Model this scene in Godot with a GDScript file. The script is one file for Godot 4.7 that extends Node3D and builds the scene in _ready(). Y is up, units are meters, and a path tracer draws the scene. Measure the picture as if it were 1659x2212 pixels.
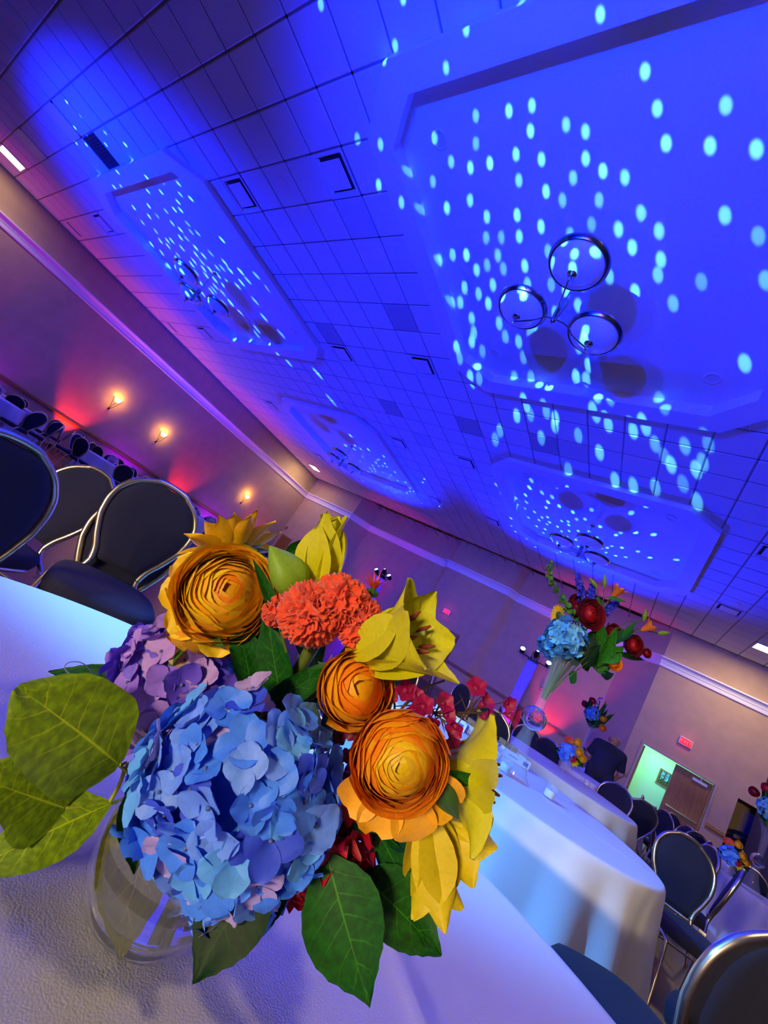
extends Node3D
# A banquet hall at night: bouquet on a round table, blue stage light on a tiled ceiling with four octagonal coffers.

const EYE := Vector3(0.0, 1.07, 0.0)
const FWD := Vector3(-0.578034, 0.218195, -0.7863)
const RIGHT := Vector3(0.749364, 0.523355, -0.405652)
const UPV := Vector3(-0.323003, 0.823705, 0.466025)
const FOCAL := 901.4
const T := 0.61            # one ceiling tile
const CEIL := 5.932
const XL := -17.6          # faces of the walls
const XR := 3.63
const ZF := 6.0
const ZB := -16.7          # back wall, outer parts
const ZC := -17.5          # back wall, recess
const BLUE := Color(0.0, 0.11, 1.0)
const TRAYS := [Vector2(-2.107, -3.675), Vector2(-11.05, -3.675), Vector2(-2.107, -10.99), Vector2(-11.05, -10.99)]

var rng := RandomNumberGenerator.new()
var taken := {}
var mats := {}
var shapes := {}

func _ready() -> void:
	rng.seed = 7
	var cam := Camera3D.new(); cam.name = "camera"
	add_child(cam)
	cam.transform = Transform3D(Basis(RIGHT, UPV, -FWD).orthonormalized(), EYE)
	cam.fov = 101.64; cam.near = 0.02; cam.far = 120.0
	cam.current = true
	var env := Environment.new()
	env.background_mode = Environment.BG_COLOR
	env.background_color = Color(0.01, 0.01, 0.015)
	env.tonemap_mode = Environment.TONE_MAPPER_LINEAR
	env.tonemap_exposure = 1.0
	env.sdfgi_enabled = true; env.ssao_enabled = true; env.ssil_enabled = true
	var we := WorldEnvironment.new(); we.name = "environment"; we.environment = env
	add_child(we)
	make_materials()
	build_room()
	build_ceiling()
	build_doors()
	build_ceiling_things()
	build_party_lights()
	build_furniture()
	build_table_things()
	build_bouquet()
	build_tall_flowers()
	build_person()

# ---------------------------------------------------------------- helpers
class Geo:
	var v := PackedVector3Array()
	var i := PackedInt32Array()
	var t := PackedVector2Array()
	var c := PackedColorArray()
	func tri(a: int, b: int, d: int) -> void:
		i.append(a); i.append(b); i.append(d)
	func pt(p: Vector3, uv := Vector2.ZERO, col := Color.WHITE) -> int:
		v.append(p); t.append(uv); c.append(col)
		return v.size() - 1
	# rows of points, every row equally long; close joins the last column to the first
	func grid(rows: Array, close := false, flip := false, cols = null) -> void:
		var base := v.size()
		var n: int = rows[0].size()
		var m := rows.size()
		for r in m:
			for k in n:
				pt(rows[r][k], Vector2(float(k) / (n - 1), float(r) / (m - 1)), Color.WHITE if cols == null else cols[r][k])
		for r in m - 1:
			for k in (n if close else n - 1):
				var a := base + r * n + k
				var b := base + r * n + (k + 1) % n
				var d := a + n
				var e := b + n
				if flip:
					tri(a, b, d); tri(b, e, d)
				else:
					tri(a, d, b); tri(b, d, e)
	func quad(a: Vector3, b: Vector3, d: Vector3, e: Vector3) -> void:
		var k := v.size()
		pt(a, Vector2(0, 0)); pt(b, Vector2(1, 0)); pt(d, Vector2(1, 1)); pt(e, Vector2(0, 1))
		tri(k, k + 1, k + 2); tri(k, k + 2, k + 3)
	# box with flat faces, chamfer on all edges when ch > 0
	func box(lo: Vector3, hi: Vector3, xf := Transform3D.IDENTITY) -> void:
		var p := []
		for k in 8:
			p.append(xf * Vector3(hi.x if k & 1 else lo.x, hi.y if k & 2 else lo.y, hi.z if k & 4 else lo.z))
		for f in [[0, 2, 3, 1], [4, 5, 7, 6], [0, 4, 6, 2], [1, 3, 7, 5], [0, 1, 5, 4], [2, 6, 7, 3]]:
			quad(p[f[0]], p[f[3]], p[f[2]], p[f[1]])
	func rbox(lo: Vector3, hi: Vector3, ch: float, xf := Transform3D.IDENTITY) -> void:
		# rounded-looking box: three slabs joined as a chamfered hull
		var c0 := (lo + hi) * 0.5
		var h := (hi - lo) * 0.5
		ch = minf(ch, minf(h.x, minf(h.y, h.z)) * 0.95)
		var q := {}
		for k in 8:
			var s := Vector3(1 if k & 1 else -1, 1 if k & 2 else -1, 1 if k & 4 else -1)
			for ax in 3:
				var d := Vector3(h.x - ch, h.y - ch, h.z - ch)
				d[ax] = h[ax]
				q[k * 3 + ax] = xf * (c0 + d * s)
		for ax in 3:
			for s in [0, 1]:
				var ks := []
				for k in 8:
					if ((k >> ax) & 1) == s: ks.append(k)
				# ks ordered 00,01,10,11
				face([q[ks[0] * 3 + ax], q[ks[1] * 3 + ax], q[ks[3] * 3 + ax], q[ks[2] * 3 + ax]], xf * c0)
		for a in 3:
			for b in range(a + 1, 3):
				var o := 3 - a - b
				for sa in [0, 1]:
					for sb in [0, 1]:
						var k0: int = (sa << a) | (sb << b)
						var k1: int = k0 | (1 << o)
						face([q[k0 * 3 + a], q[k0 * 3 + b], q[k1 * 3 + b], q[k1 * 3 + a]], xf * c0)
		for k in 8:
			face([q[k * 3], q[k * 3 + 1], q[k * 3 + 2]], xf * c0)
	func face(p: Array, inside: Vector3) -> void:
		var n: Vector3 = (p[2] - p[0]).cross(p[1] - p[0])
		if n.dot(p[0] - inside) < 0: p.reverse()
		var k := v.size()
		for j in p.size(): pt(p[j], Vector2(j & 1, j >> 1))
		for j in range(1, p.size() - 1): tri(k, k + j, k + j + 1)
	# tube along a path with a radius or one radius per point
	func tube(path: Array, rad, sides := 8, cap := true) -> void:
		var rows := []
		var n := path.size()
		var up := Vector3.UP
		var d0: Vector3 = (path[1] - path[0]).normalized()
		if absf(d0.dot(up)) > 0.9: up = Vector3.RIGHT
		var side := d0.cross(up).normalized()
		for k in n:
			var d: Vector3 = (path[mini(k + 1, n - 1)] - path[maxi(k - 1, 0)]).normalized()
			side = (side - d * side.dot(d)).normalized()
			var other := d.cross(side)
			var r := 0.0
			if rad is Array:
				var f: float = float(k) / (n - 1) * (rad.size() - 1)
				var q: int = mini(int(f), rad.size() - 2)
				r = lerpf(rad[q], rad[q + 1], f - q)
			else: r = rad
			var row := PackedVector3Array()
			for s in sides:
				var a := TAU * s / sides
				row.append(path[k] + (side * cos(a) + other * sin(a)) * r)
			rows.append(row)
		if cap:
			var first := PackedVector3Array(); var last := PackedVector3Array()
			for s in sides:
				first.append(path[0]); last.append(path[n - 1])
			rows.push_front(first); rows.append(last)
		grid(rows, true, false)
	# profile points (radius, height) turned about y
	func lathe(prof: Array, sides := 32, at := Vector3.ZERO, xf := Transform3D.IDENTITY) -> void:
		var rows := []
		for p in prof:
			var row := PackedVector3Array()
			for s in sides:
				var a := TAU * s / sides
				row.append(xf * (at + Vector3(cos(a) * p.x, p.y, sin(a) * p.x)))
			rows.append(row)
		grid(rows, true, true)
	func ball(at: Vector3, r: Vector3, n := 12) -> void:
		var rows := []
		for a in n + 1:
			var th := PI * a / n
			var row := PackedVector3Array()
			for s in n * 2:
				var ph := TAU * s / (n * 2)
				row.append(at + Vector3(sin(th) * cos(ph), -cos(th), sin(th) * sin(ph)) * r)
			rows.append(row)
		grid(rows, true, true)
	# polygon (x, z) as a slab from y0 to y1, or a ring when hole is given
	func prism(poly: PackedVector2Array, y0: float, y1: float, xf := Transform3D.IDENTITY) -> void:
		var ix := Geometry2D.triangulate_polygon(poly)
		for yy in [y0, y1]:
			var base := v.size()
			for p in poly: pt(xf * Vector3(p.x, yy, p.y), p)
			for k in range(0, ix.size(), 3):
				var a := poly[ix[k]]; var b := poly[ix[k + 1]]; var d := poly[ix[k + 2]]
				var ccw := (b - a).cross(d - a) > 0
				if ccw == (yy == y1): tri(base + ix[k], base + ix[k + 1], base + ix[k + 2])
				else: tri(base + ix[k], base + ix[k + 2], base + ix[k + 1])
		var area := 0.0
		for k in poly.size():
			area += poly[k].cross(poly[(k + 1) % poly.size()])
		for k in poly.size():
			var a := poly[k]; var b := poly[(k + 1) % poly.size()]
			if area > 0:
				var w := a; a = b; b = w
			quad(xf * Vector3(a.x, y1, a.y), xf * Vector3(b.x, y1, b.y), xf * Vector3(b.x, y0, b.y), xf * Vector3(a.x, y0, a.y))
	func mesh(colored := false) -> ArrayMesh:
		var n := PackedVector3Array(); n.resize(v.size())
		for k in range(0, i.size(), 3):
			var a := v[i[k]]; var f := (v[i[k + 2]] - a).cross(v[i[k + 1]] - a)
			n[i[k]] += f; n[i[k + 1]] += f; n[i[k + 2]] += f
		for k in n.size():
			n[k] = n[k].normalized() if n[k].length_squared() > 1e-24 else Vector3.UP
		var arr := []; arr.resize(Mesh.ARRAY_MAX)
		arr[Mesh.ARRAY_VERTEX] = v; arr[Mesh.ARRAY_NORMAL] = n; arr[Mesh.ARRAY_TEX_UV] = t; arr[Mesh.ARRAY_INDEX] = i
		if colored: arr[Mesh.ARRAY_COLOR] = c
		var m := ArrayMesh.new()
		m.add_surface_from_arrays(Mesh.PRIMITIVE_TRIANGLES, arr)
		return m

func numbered(n: String) -> String:
	if not taken.has(n):
		taken[n] = 0
		return n
	taken[n] += 1
	return "%s_%03d" % [n, taken[n]]

func put(called: String, m, material: Material, parent: Node = null, xf := Transform3D.IDENTITY) -> MeshInstance3D:
	var o := MeshInstance3D.new()
	o.mesh = m.mesh() if m is Geo else m
	o.material_override = material
	o.transform = xf
	if parent == null:
		o.name = numbered(called); add_child(o)
	else:
		o.name = called; parent.add_child(o, true)
	return o

func base(called: String, label: String, category: String, at := Vector3.ZERO, turn := 0.0, group := "") -> Node3D:
	var o := Node3D.new(); o.name = numbered(called); add_child(o)
	o.position = at; o.rotation.y = turn
	tag(o, label, category, group)
	return o

func tag(o: Node, label: String, category: String, group := "") -> void:
	o.set_meta("label", label); o.set_meta("category", category)
	if group != "": o.set_meta("group", group)

func room(o: Node) -> Node:
	o.set_meta("kind", "structure")
	return o

func copy(src: Node3D, at: Vector3, turn: float, label := "", group := "") -> Node3D:
	var o: Node3D = src.duplicate()
	o.name = numbered(String(src.name).rstrip("0123456789").rstrip("_"))
	add_child(o)
	o.position = at; o.rotation = Vector3(0, turn, 0)
	if label != "": o.set_meta("label", label)
	if group != "": o.set_meta("group", group)
	return o

# the point seen at a picture position (1659 x 2212) at a depth along the view axis, in metres
func at(x: float, y: float, depth: float) -> Vector3:
	return EYE + (FWD + RIGHT * ((x - 829.5) / FOCAL) - UPV * ((y - 1106.0) / FOCAL)) * depth

func along(y: Vector3, z: Vector3, where := Vector3.ZERO, s := 1.0) -> Transform3D:
	y = y.normalized()
	z = (z - y * z.dot(y)).normalized()
	return Transform3D(Basis(y.cross(z), y, z).scaled(Vector3.ONE * s), where)

func lin(r: float, g: float, b: float) -> Color:
	return Color(r, g, b).linear_to_srgb()

func noise_tex(freq: float, ramp: Array, size := 512, oct := 4, normal := false, bump := 4.0, seed_ := 1) -> NoiseTexture2D:
	var n := FastNoiseLite.new(); n.seed = seed_; n.frequency = freq; n.fractal_octaves = oct
	n.noise_type = FastNoiseLite.TYPE_SIMPLEX_SMOOTH
	var t := NoiseTexture2D.new(); t.width = size; t.height = size; t.seamless = true; t.noise = n
	if normal:
		t.as_normal_map = true; t.bump_strength = bump
	else:
		var g := Gradient.new()
		g.set_color(0, ramp[0]); g.set_color(1, ramp[-1])
		for k in range(1, ramp.size() - 1): g.add_point(float(k) / (ramp.size() - 1), ramp[k])
		t.color_ramp = g
	return t

func mat(called: String, col: Color, rough := 0.6, metal := 0.0) -> StandardMaterial3D:
	var m := StandardMaterial3D.new()
	m.resource_name = called; m.albedo_color = col; m.roughness = rough; m.metallic = metal
	mats[called] = m
	return m

func spot(parent: Node, from: Vector3, to: Vector3, angle: float, soft: float, col: Color, energy: float, size := 0.05) -> SpotLight3D:
	var l := SpotLight3D.new(); l.name = "beam"
	parent.add_child(l, true)
	l.look_at_from_position(from, to, Vector3.UP if absf((to - from).normalized().y) < 0.98 else Vector3.RIGHT)
	l.spot_angle = angle; l.spot_angle_attenuation = soft; l.spot_range = 60.0; l.spot_attenuation = 2.0
	l.light_color = col; l.light_energy = energy; l.light_size = size; l.shadow_enabled = true
	return l

# ---------------------------------------------------------------- materials
func make_materials() -> void:
	var m := mat("ceiling_tile", lin(0.78, 0.77, 0.74), 0.95)
	m.albedo_texture = noise_tex(0.35, [Color(0.86, 0.86, 0.86), Color(1, 1, 1), Color(0.97, 0.97, 0.97)], 256, 2)
	m.uv1_triplanar = true; m.uv1_world_triplanar = true; m.uv1_scale = Vector3.ONE * 1.6
	m = mat("tile_grey", lin(0.6, 0.6, 0.58), 0.95)
	m = mat("tile_dull", lin(0.42, 0.42, 0.42), 0.95)
	mat("ceiling_grid", lin(0.22, 0.22, 0.22), 0.6)
	mat("plaster", lin(0.8, 0.79, 0.77), 0.85)
	m = mat("wall_paint", lin(0.58, 0.4, 0.23), 0.8)
	m.albedo_texture = noise_tex(0.02, [Color(0.94, 0.94, 0.94), Color(1, 1, 1)], 256, 4)
	m.uv1_triplanar = true; m.uv1_world_triplanar = true; m.uv1_scale = Vector3.ONE * 0.35
	mat("crown_paint", lin(0.82, 0.8, 0.78), 0.5)
	m = mat("oak_trim", lin(0.3, 0.13, 0.035), 0.4)
	m = mat("door_wood", Color.WHITE, 0.42)
	m.albedo_texture = wood_image(lin(0.36, 0.16, 0.03), lin(0.2, 0.08, 0.015), 128, 512)
	m.uv1_triplanar = true; m.uv1_scale = Vector3(1.1, 0.45, 1.1)
	m = mat("floor_wood", Color.WHITE, 0.3)
	m.albedo_texture = wood_image(lin(0.085, 0.036, 0.02), lin(0.042, 0.017, 0.009), 512, 512)
	m.uv1_triplanar = true; m.uv1_world_triplanar = true; m.uv1_scale = Vector3(0.5, 0.5, 0.5)
	mat("door_frame", lin(0.5, 0.33, 0.26), 0.5)
	mat("chrome", Color(0.82, 0.84, 0.88), 0.16, 1.0)
	mat("nickel", Color(0.62, 0.63, 0.66), 0.22, 1.0)
	mat("dark_metal", Color(0.16, 0.15, 0.15), 0.4, 0.6)
	mat("black_plastic", Color(0.05, 0.05, 0.055), 0.45)
	mat("vent_metal", lin(0.7, 0.7, 0.69), 0.5)
	mat("vent_dark", lin(0.02, 0.02, 0.02), 0.9)
	m = mat("bowl_glass", lin(0.88, 0.9, 0.92), 0.3)
	m.backlight_enabled = true; m.backlight = Color(0.5, 0.5, 0.5)
	m = mat("lamp_panel", Color(1, 1, 1), 0.5)
	m.emission_enabled = true; m.emission = Color(1.0, 0.97, 0.86); m.emission_energy_multiplier = 3.0
	m = mat("dark_panel", lin(0.75, 0.72, 0.66), 0.5)
	m = mat("sconce_shade", lin(0.9, 0.8, 0.55), 0.5)
	m.emission_enabled = true; m.emission = Color(1.0, 0.86, 0.5); m.emission_energy_multiplier = 3.2
	m = mat("par_lens", Color(1, 1, 1), 0.3)
	m.emission_enabled = true; m.emission = Color(0.82, 0.93, 1.0); m.emission_energy_multiplier = 4.0
	m = mat("red_lens", Color(1, 0.2, 0.05), 0.3)
	m.emission_enabled = true; m.emission = Color(1.0, 0.25, 0.03); m.emission_energy_multiplier = 2.0
	m = mat("exit_face", Color(1, 0.1, 0.08), 0.4)
	m.emission_enabled = true; m.emission = Color(1.0, 0.03, 0.06); m.emission_energy_multiplier = 1.0
	m = mat("exit_letters", Color(1, 0.6, 0.55), 0.4)
	m.emission_enabled = true; m.emission = Color(1.0, 0.3, 0.3); m.emission_energy_multiplier = 1.0
	m = mat("totem_cloth", lin(0.4, 0.38, 0.6), 0.8)
	m.backlight_enabled = true; m.backlight = Color(0.9, 0.9, 0.9)
	m = mat("tablecloth", lin(0.74, 0.72, 0.68), 0.8)
	m.rim_enabled = true; m.rim = 0.3; m.rim_tint = 0.5
	m.normal_enabled = true; m.normal_texture = noise_tex(0.25, [], 256, 2, true, 1.5)
	m.normal_scale = 0.25; m.uv1_triplanar = true; m.uv1_world_triplanar = true; m.uv1_scale = Vector3.ONE * 6.0
	m = mat("chair_fabric", lin(0.007, 0.009, 0.028), 0.9)
	m.rim_enabled = true; m.rim = 0.12; m.rim_tint = 0.3
	m.normal_enabled = true; m.normal_texture = mats.tablecloth.normal_texture
	m.normal_scale = 0.5; m.uv1_triplanar = true; m.uv1_scale = Vector3.ONE * 9.0
	mat("brass_chrome", Color(0.9, 0.84, 0.7), 0.32, 1.0)
	m = mat("pane_glass", Color(0.95, 0.97, 1.0, 0.06), 0.02)
	m.transparency = BaseMaterial3D.TRANSPARENCY_ALPHA
	m = mat("solid_glass", Color(1, 1, 1, 0.0), 0.0)
	m.transparency = BaseMaterial3D.TRANSPARENCY_ALPHA; m.refraction_enabled = true; m.refraction_scale = 0.05
	m = mat("water", Color(0.97, 0.99, 0.97, 0.0), 0.0)
	m.transparency = BaseMaterial3D.TRANSPARENCY_ALPHA; m.refraction_enabled = true; m.refraction_scale = 0.033
	m = mat("wax", lin(0.85, 0.83, 0.72), 0.5)
	m.subsurf_scatter_enabled = true; m.subsurf_scatter_strength = 0.3
	mat("cardboard", lin(0.42, 0.22, 0.07), 0.85)
	mat("white_card", lin(0.75, 0.78, 0.82), 0.6)
	mat("blue_ink", lin(0.05, 0.16, 0.5), 0.6)
	mat("low_bounce_dark", lin(0.03, 0.03, 0.06), 0.9)  # added dark colour for the unseen walls, cuts light bounced to the ceiling
	mat("hall_wall", lin(0.72, 0.78, 0.7), 0.8)

func wood_image(a: Color, b: Color, w: int, h: int) -> ImageTexture:
	var n := FastNoiseLite.new(); n.seed = 11; n.frequency = 0.05; n.fractal_octaves = 4
	var im := Image.create(w, h, true, Image.FORMAT_RGB8)
	for y in h:
		for x in w:
			var s := n.get_noise_2d(x * 2.2, y * 0.12) * 0.5 + 0.5
			var f := n.get_noise_2d(x * 9.0 + 300.0, y * 0.5) * 0.25
			im.set_pixel(x, y, a.lerp(b, clampf(s + f, 0.0, 1.0)))
	im.generate_mipmaps()
	return ImageTexture.create_from_image(im)

# ---------------------------------------------------------------- the room
func build_room() -> void:
	var g := Geo.new(); g.box(Vector3(XL - 0.3, -0.2, -19.0), Vector3(XR + 0.3, 0.0, ZF + 0.3))
	var fl := room(put("floor", g, mats.floor_wood))
	# boards of the parquet that show nearest, laid on the floor
	g = Geo.new(); g.box(Vector3(XL - 0.3, 0, -19.0), Vector3(XL, CEIL + 0.2, ZF + 0.3))
	var wl := room(put("wall_left", g, mats.wall_paint))
	g = Geo.new(); g.box(Vector3(XR, 0, -16.7), Vector3(XR + 0.3, CEIL + 0.2, ZF + 0.3))
	room(put("wall_right", g, mats.low_bounce_dark))  # unseen wall, coloured dark to hold down bounced light
	g = Geo.new(); g.box(Vector3(XL, 0, ZF), Vector3(-1.1, CEIL + 0.2, ZF + 0.3)); g.box(Vector3(1.7, 0, ZF), Vector3(XR, CEIL + 0.2, ZF + 0.3)); g.box(Vector3(-1.1, 2.1, ZF), Vector3(1.7, CEIL + 0.2, ZF + 0.3))
	room(put("wall_front", g, mats.low_bounce_dark))
	# back wall: outer parts, slanted returns, recess, and a shallow breast in its middle
	g = Geo.new()
	var zq := -19.0
	var poly := PackedVector2Array([Vector2(XL, ZB), Vector2(-13.95, ZB), Vector2(-13.1, ZC), Vector2(-8.25, ZC), Vector2(-7.95, ZC + 0.35), Vector2(-5.0, ZC + 0.35), Vector2(-4.7, ZC), Vector2(-0.55, ZC), Vector2(0.49, ZB), Vector2(0.88, ZB), Vector2(0.88, ZB - 0.2), Vector2(0.3, ZB - 0.2), Vector2(-0.4, zq), Vector2(XL, zq)])
	g.prism(poly, 0.0, CEIL + 0.2)
	g.box(Vector3(0.88, 2.2, ZB - 0.2), Vector3(2.69, CEIL + 0.2, ZB))
	g.box(Vector3(2.69, 0, ZB - 0.2), Vector3(3.22, CEIL + 0.2, ZB))
	g.box(Vector3(3.22, 2.2, ZB - 0.2), Vector3(XR + 0.3, CEIL + 0.2, ZB))
	var wb := room(put("wall_back", g, mats.wall_paint))
	# crown moulding and wooden rail follow the walls
	var left := [Vector2(XL, ZF), Vector2(XL, ZB)]
	var back := [Vector2(XL, ZB), Vector2(-13.95, ZB), Vector2(-13.1, ZC), Vector2(-8.25, ZC), Vector2(-7.95, ZC + 0.35), Vector2(-5.0, ZC + 0.35), Vector2(-4.7, ZC), Vector2(-0.55, ZC), Vector2(0.49, ZB), Vector2(XR, ZB)]
	var crown := [Vector2(0, -0.02), Vector2(0.05, 0.0), Vector2(0.05, 0.1), Vector2(0.065, 0.12), Vector2(0.07, 0.16), Vector2(0.09, 0.2), Vector2(0.13, 0.24), Vector2(0.17, 0.26), Vector2(0.17, 0.3), Vector2(0, 0.31)]
	var rail := [Vector2(0, 0), Vector2(0.018, 0.006), Vector2(0.018, 0.04), Vector2(0.03, 0.055), Vector2(0.03, 0.085), Vector2(0.018, 0.1), Vector2(0.018, 0.13), Vector2(0, 0.14)]
	var skirt := [Vector2(0, 0), Vector2(0.015, 0.0), Vector2(0.015, 0.09), Vector2(0.006, 0.1), Vector2(0, 0.1)]
	room(put("trim_1", moulding(left, crown, 4.64), mats.crown_paint))
	room(put("trim_2", moulding(back, crown, 4.64), mats.crown_paint))
	room(put("trim_3", moulding(left, rail, 1.05), mats.oak_trim))
	var n := 4
	for run in [[back[0], Vector2(-17.42, ZB)], [Vector2(-14.7, ZB), back[1], back[2], back[3], back[4], Vector2(-7.72, ZC + 0.35)], [Vector2(-5.95, ZC + 0.35), back[5], back[6], back[7], back[8], Vector2(0.79, ZB)], [Vector2(2.78, ZB), Vector2(3.2, ZB)]]:
		room(put("trim_%d" % n, moulding(run, rail, 1.05), mats.oak_trim)); n += 1
		room(put("baseboard_back_%d" % (n - 4), moulding(run, skirt, 0.0), mats.oak_trim))
	room(put("baseboard_left", moulding(left, skirt, 0.0), mats.oak_trim))

# sweeps a profile (out from the wall, up) along a wall line; the room is on the side the line turns its left... see the sign below
func moulding(line: Array, prof: Array, y: float) -> Geo:
	var g := Geo.new()
	for k in line.size() - 1:
		var a: Vector2 = line[k]; var b: Vector2 = line[k + 1]
		var d := (b - a).normalized()
		var out := Vector2(-d.y, d.x)
		var rows := []
		var ends := [miter(line, k), miter(line, k + 1)]
		for e in 2:
			var row := PackedVector3Array()
			var p: Vector2 = [a, b][e]
			for q in prof:
				var w: Vector2 = p + ends[e] * q.x
				row.append(Vector3(w.x, y + q.y, w.y))
			rows.append(row)
		# flat facets along the profile: one strip per profile edge
		for j in prof.size() - 1:
			g.quad(rows[0][j], rows[0][j + 1], rows[1][j + 1], rows[1][j])
		for e in 2:
			if (k == 0 and e == 0) or (k == line.size() - 2 and e == 1):
				var c0 := g.v.size()
				for q in rows[e]: g.pt(q)
				for j in range(1, prof.size() - 1): g.tri(c0, c0 + j, c0 + j + 1)
		out = out
	return g

func miter(line: Array, k: int) -> Vector2:
	var n1 := Vector2.ZERO; var n2 := Vector2.ZERO
	if k > 0:
		var d: Vector2 = (line[k] - line[k - 1]).normalized(); n1 = Vector2(-d.y, d.x)
	if k < line.size() - 1:
		var d: Vector2 = (line[k + 1] - line[k]).normalized(); n2 = Vector2(-d.y, d.x)
	if k == 0: return n2
	if k == line.size() - 1: return n1
	var m := (n1 + n2).normalized()
	return m / maxf(0.4, m.dot(n1))

# ---------------------------------------------------------------- the ceiling
func cell(c: float, r: float) -> Vector2:
	return Vector2((c - 9.4535) * T, -(r + 3.025) * T)

func octagon(half: float, cut: float) -> PackedVector2Array:
	var a := half; var b := half - cut
	return PackedVector2Array([Vector2(a, -b), Vector2(a, b), Vector2(b, a), Vector2(-b, a), Vector2(-a, b), Vector2(-a, -b), Vector2(-b, -a), Vector2(b, -a)])

func outside(rects: Array, cut: Rect2) -> Array:
	var out := []
	for r: Rect2 in rects:
		var x: Rect2 = r.intersection(cut)
		if x.size.x < 0.002 or x.size.y < 0.002:
			out.append(r); continue
		for p in [Rect2(r.position.x, r.position.y, x.position.x - r.position.x, r.size.y), Rect2(x.end.x, r.position.y, r.end.x - x.end.x, r.size.y), Rect2(x.position.x, r.position.y, x.size.x, x.position.y - r.position.y), Rect2(x.position.x, x.end.y, x.size.x, r.end.y - x.end.y)]:
			if p.size.x > 0.012 and p.size.y > 0.012: out.append(p)
	return out

func seen_at(p: Vector3) -> Vector3:
	var d := p - EYE
	var z := d.dot(FWD)
	return Vector3(829.5 + d.dot(RIGHT) / z * FOCAL, 1106.0 - d.dot(UPV) / z * FOCAL, z)

func build_ceiling() -> void:
	var g := Geo.new(); g.box(Vector3(XL - 0.3, CEIL + 0.3, -19.0), Vector3(XR + 0.3, CEIL + 0.5, ZF + 0.3))
	var ce := room(put("ceiling", g, mats.plaster))
	var holes := []
	for t: Vector2 in TRAYS: holes.append(Rect2(t.x - 2.175, t.y - 2.175, 4.35, 4.35))
	var special := {}
	for k in CEILING_CELLS: special[Vector2i(k[0], k[1])] = true
	var dull := {Vector2i(0, 1): 1, Vector2i(-4, 1): 1, Vector2i(-4, 5): 2, Vector2i(0, 4): 2, Vector2i(4, 9): 2, Vector2i(5, 9): 1, Vector2i(-9, 8): 1, Vector2i(-10, 8): 1, Vector2i(-3, 9): 2, Vector2i(1, 9): 2, Vector2i(-2, 11): 1, Vector2i(-12, 9): 1}
	# all cells, the largest in the picture first
	var cells := []
	for c in range(-20, 15):
		for r in range(-12, 24):
			if special.has(Vector2i(c, r)): continue
			var a := cell(c, r); var b := cell(c + 1, r + 1)
			var rc := Rect2(a.x, b.y, T, T).grow(-0.0125)
			rc = rc.intersection(Rect2(XL, ZB - 0.9, XR - XL, ZF - ZB + 0.9))
			if rc.size.x < 0.02 or rc.size.y < 0.02: continue
			var rects := [rc]
			for h: Rect2 in holes: rects = outside(rects, h)
			if rects.is_empty(): continue
			var q := seen_at(Vector3(rc.get_center().x, CEIL, rc.get_center().y))
			var size := 0.0
			if q.z > 0.5 and q.x > -60 and q.x < 1720 and q.y > -60 and q.y < 2270:
				size = rc.get_area() * CEIL / pow(q.z, 3.0)
			cells.append([size, rects, Vector2i(c, r)])
	cells.sort_custom(func(a, b): return a[0] > b[0])
	var whole := tile_mesh(Rect2(-T * 0.5 + 0.0125, -T * 0.5 + 0.0125, T - 0.025, T - 0.025))
	var kinds := [mats.ceiling_tile, mats.tile_grey, mats.tile_dull]
	var rest := Geo.new()
	for k in cells.size():
		var rects: Array = cells[k][1]
		if k < 290:
			var kind: Material = kinds[dull.get(cells[k][2], 0)]
			if rects.size() == 1 and absf(rects[0].size.x - (T - 0.025)) < 0.001 and absf(rects[0].size.y - (T - 0.025)) < 0.001:
				var m: Vector2 = rects[0].get_center()
				put("tile", whole, kind, ce, Transform3D(Basis(), Vector3(m.x, CEIL, m.y)))
			else:
				var gg := Geo.new()
				for r in rects: tile_into(gg, r, CEIL)
				put("tile", gg, kind, ce)
		else:
			for r in rects: tile_into(rest, r, CEIL)
	var rs := put("tile_field", rest, mats.ceiling_tile, ce)
	rs.set_meta("kind", "stuff")
	# tee bars above the gaps
	g = Geo.new()
	for c in range(-20, 16):
		var x := cell(c, 0).x
		if x > XL and x < XR: bars(g, Rect2(x - 0.017, -18.9, 0.034, ZF + 18.9), holes)
	for r in range(-15, 25):
		var z := cell(0, r).y
		if z < ZF and z > -17.6: bars(g, Rect2(XL, z - 0.017, XR - XL, 0.034), holes)
	put("ceiling_grid", g, mats.ceiling_grid, ce)
	# four octagonal coffers
	for t: Vector2 in TRAYS:
		var o := octagon(2.46, 0.57); var i := octagon(2.15, 0.45)
		g = Geo.new()
		var yb := CEIL - 0.1
		var yt := CEIL + 0.09
		for k in 8:
			var n := (k + 1) % 8
			var a := Vector3(t.x + o[k].x, 0, t.y + o[k].y); var b := Vector3(t.x + o[n].x, 0, t.y + o[n].y)
			var c := Vector3(t.x + i[k].x, 0, t.y + i[k].y); var d := Vector3(t.x + i[n].x, 0, t.y + i[n].y)
			var lo := Vector3(0, yb, 0)
			g.quad(a + lo, b + lo, d + lo, c + lo)
			g.quad(b + lo, a + lo, a + Vector3(0, CEIL + 0.02, 0), b + Vector3(0, CEIL + 0.02, 0))
			g.quad(c + lo, d + lo, d + Vector3(0, yt, 0), c + Vector3(0, yt, 0))
		put("coffer_ring", g, mats.plaster, ce)
		g = Geo.new()
		g.prism(octagon(2.2, 0.45), yt, yt + 0.05, Transform3D(Basis(), Vector3(t.x, 0, t.y)))
		put("coffer_panel", g, mats.plaster, ce)

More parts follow.
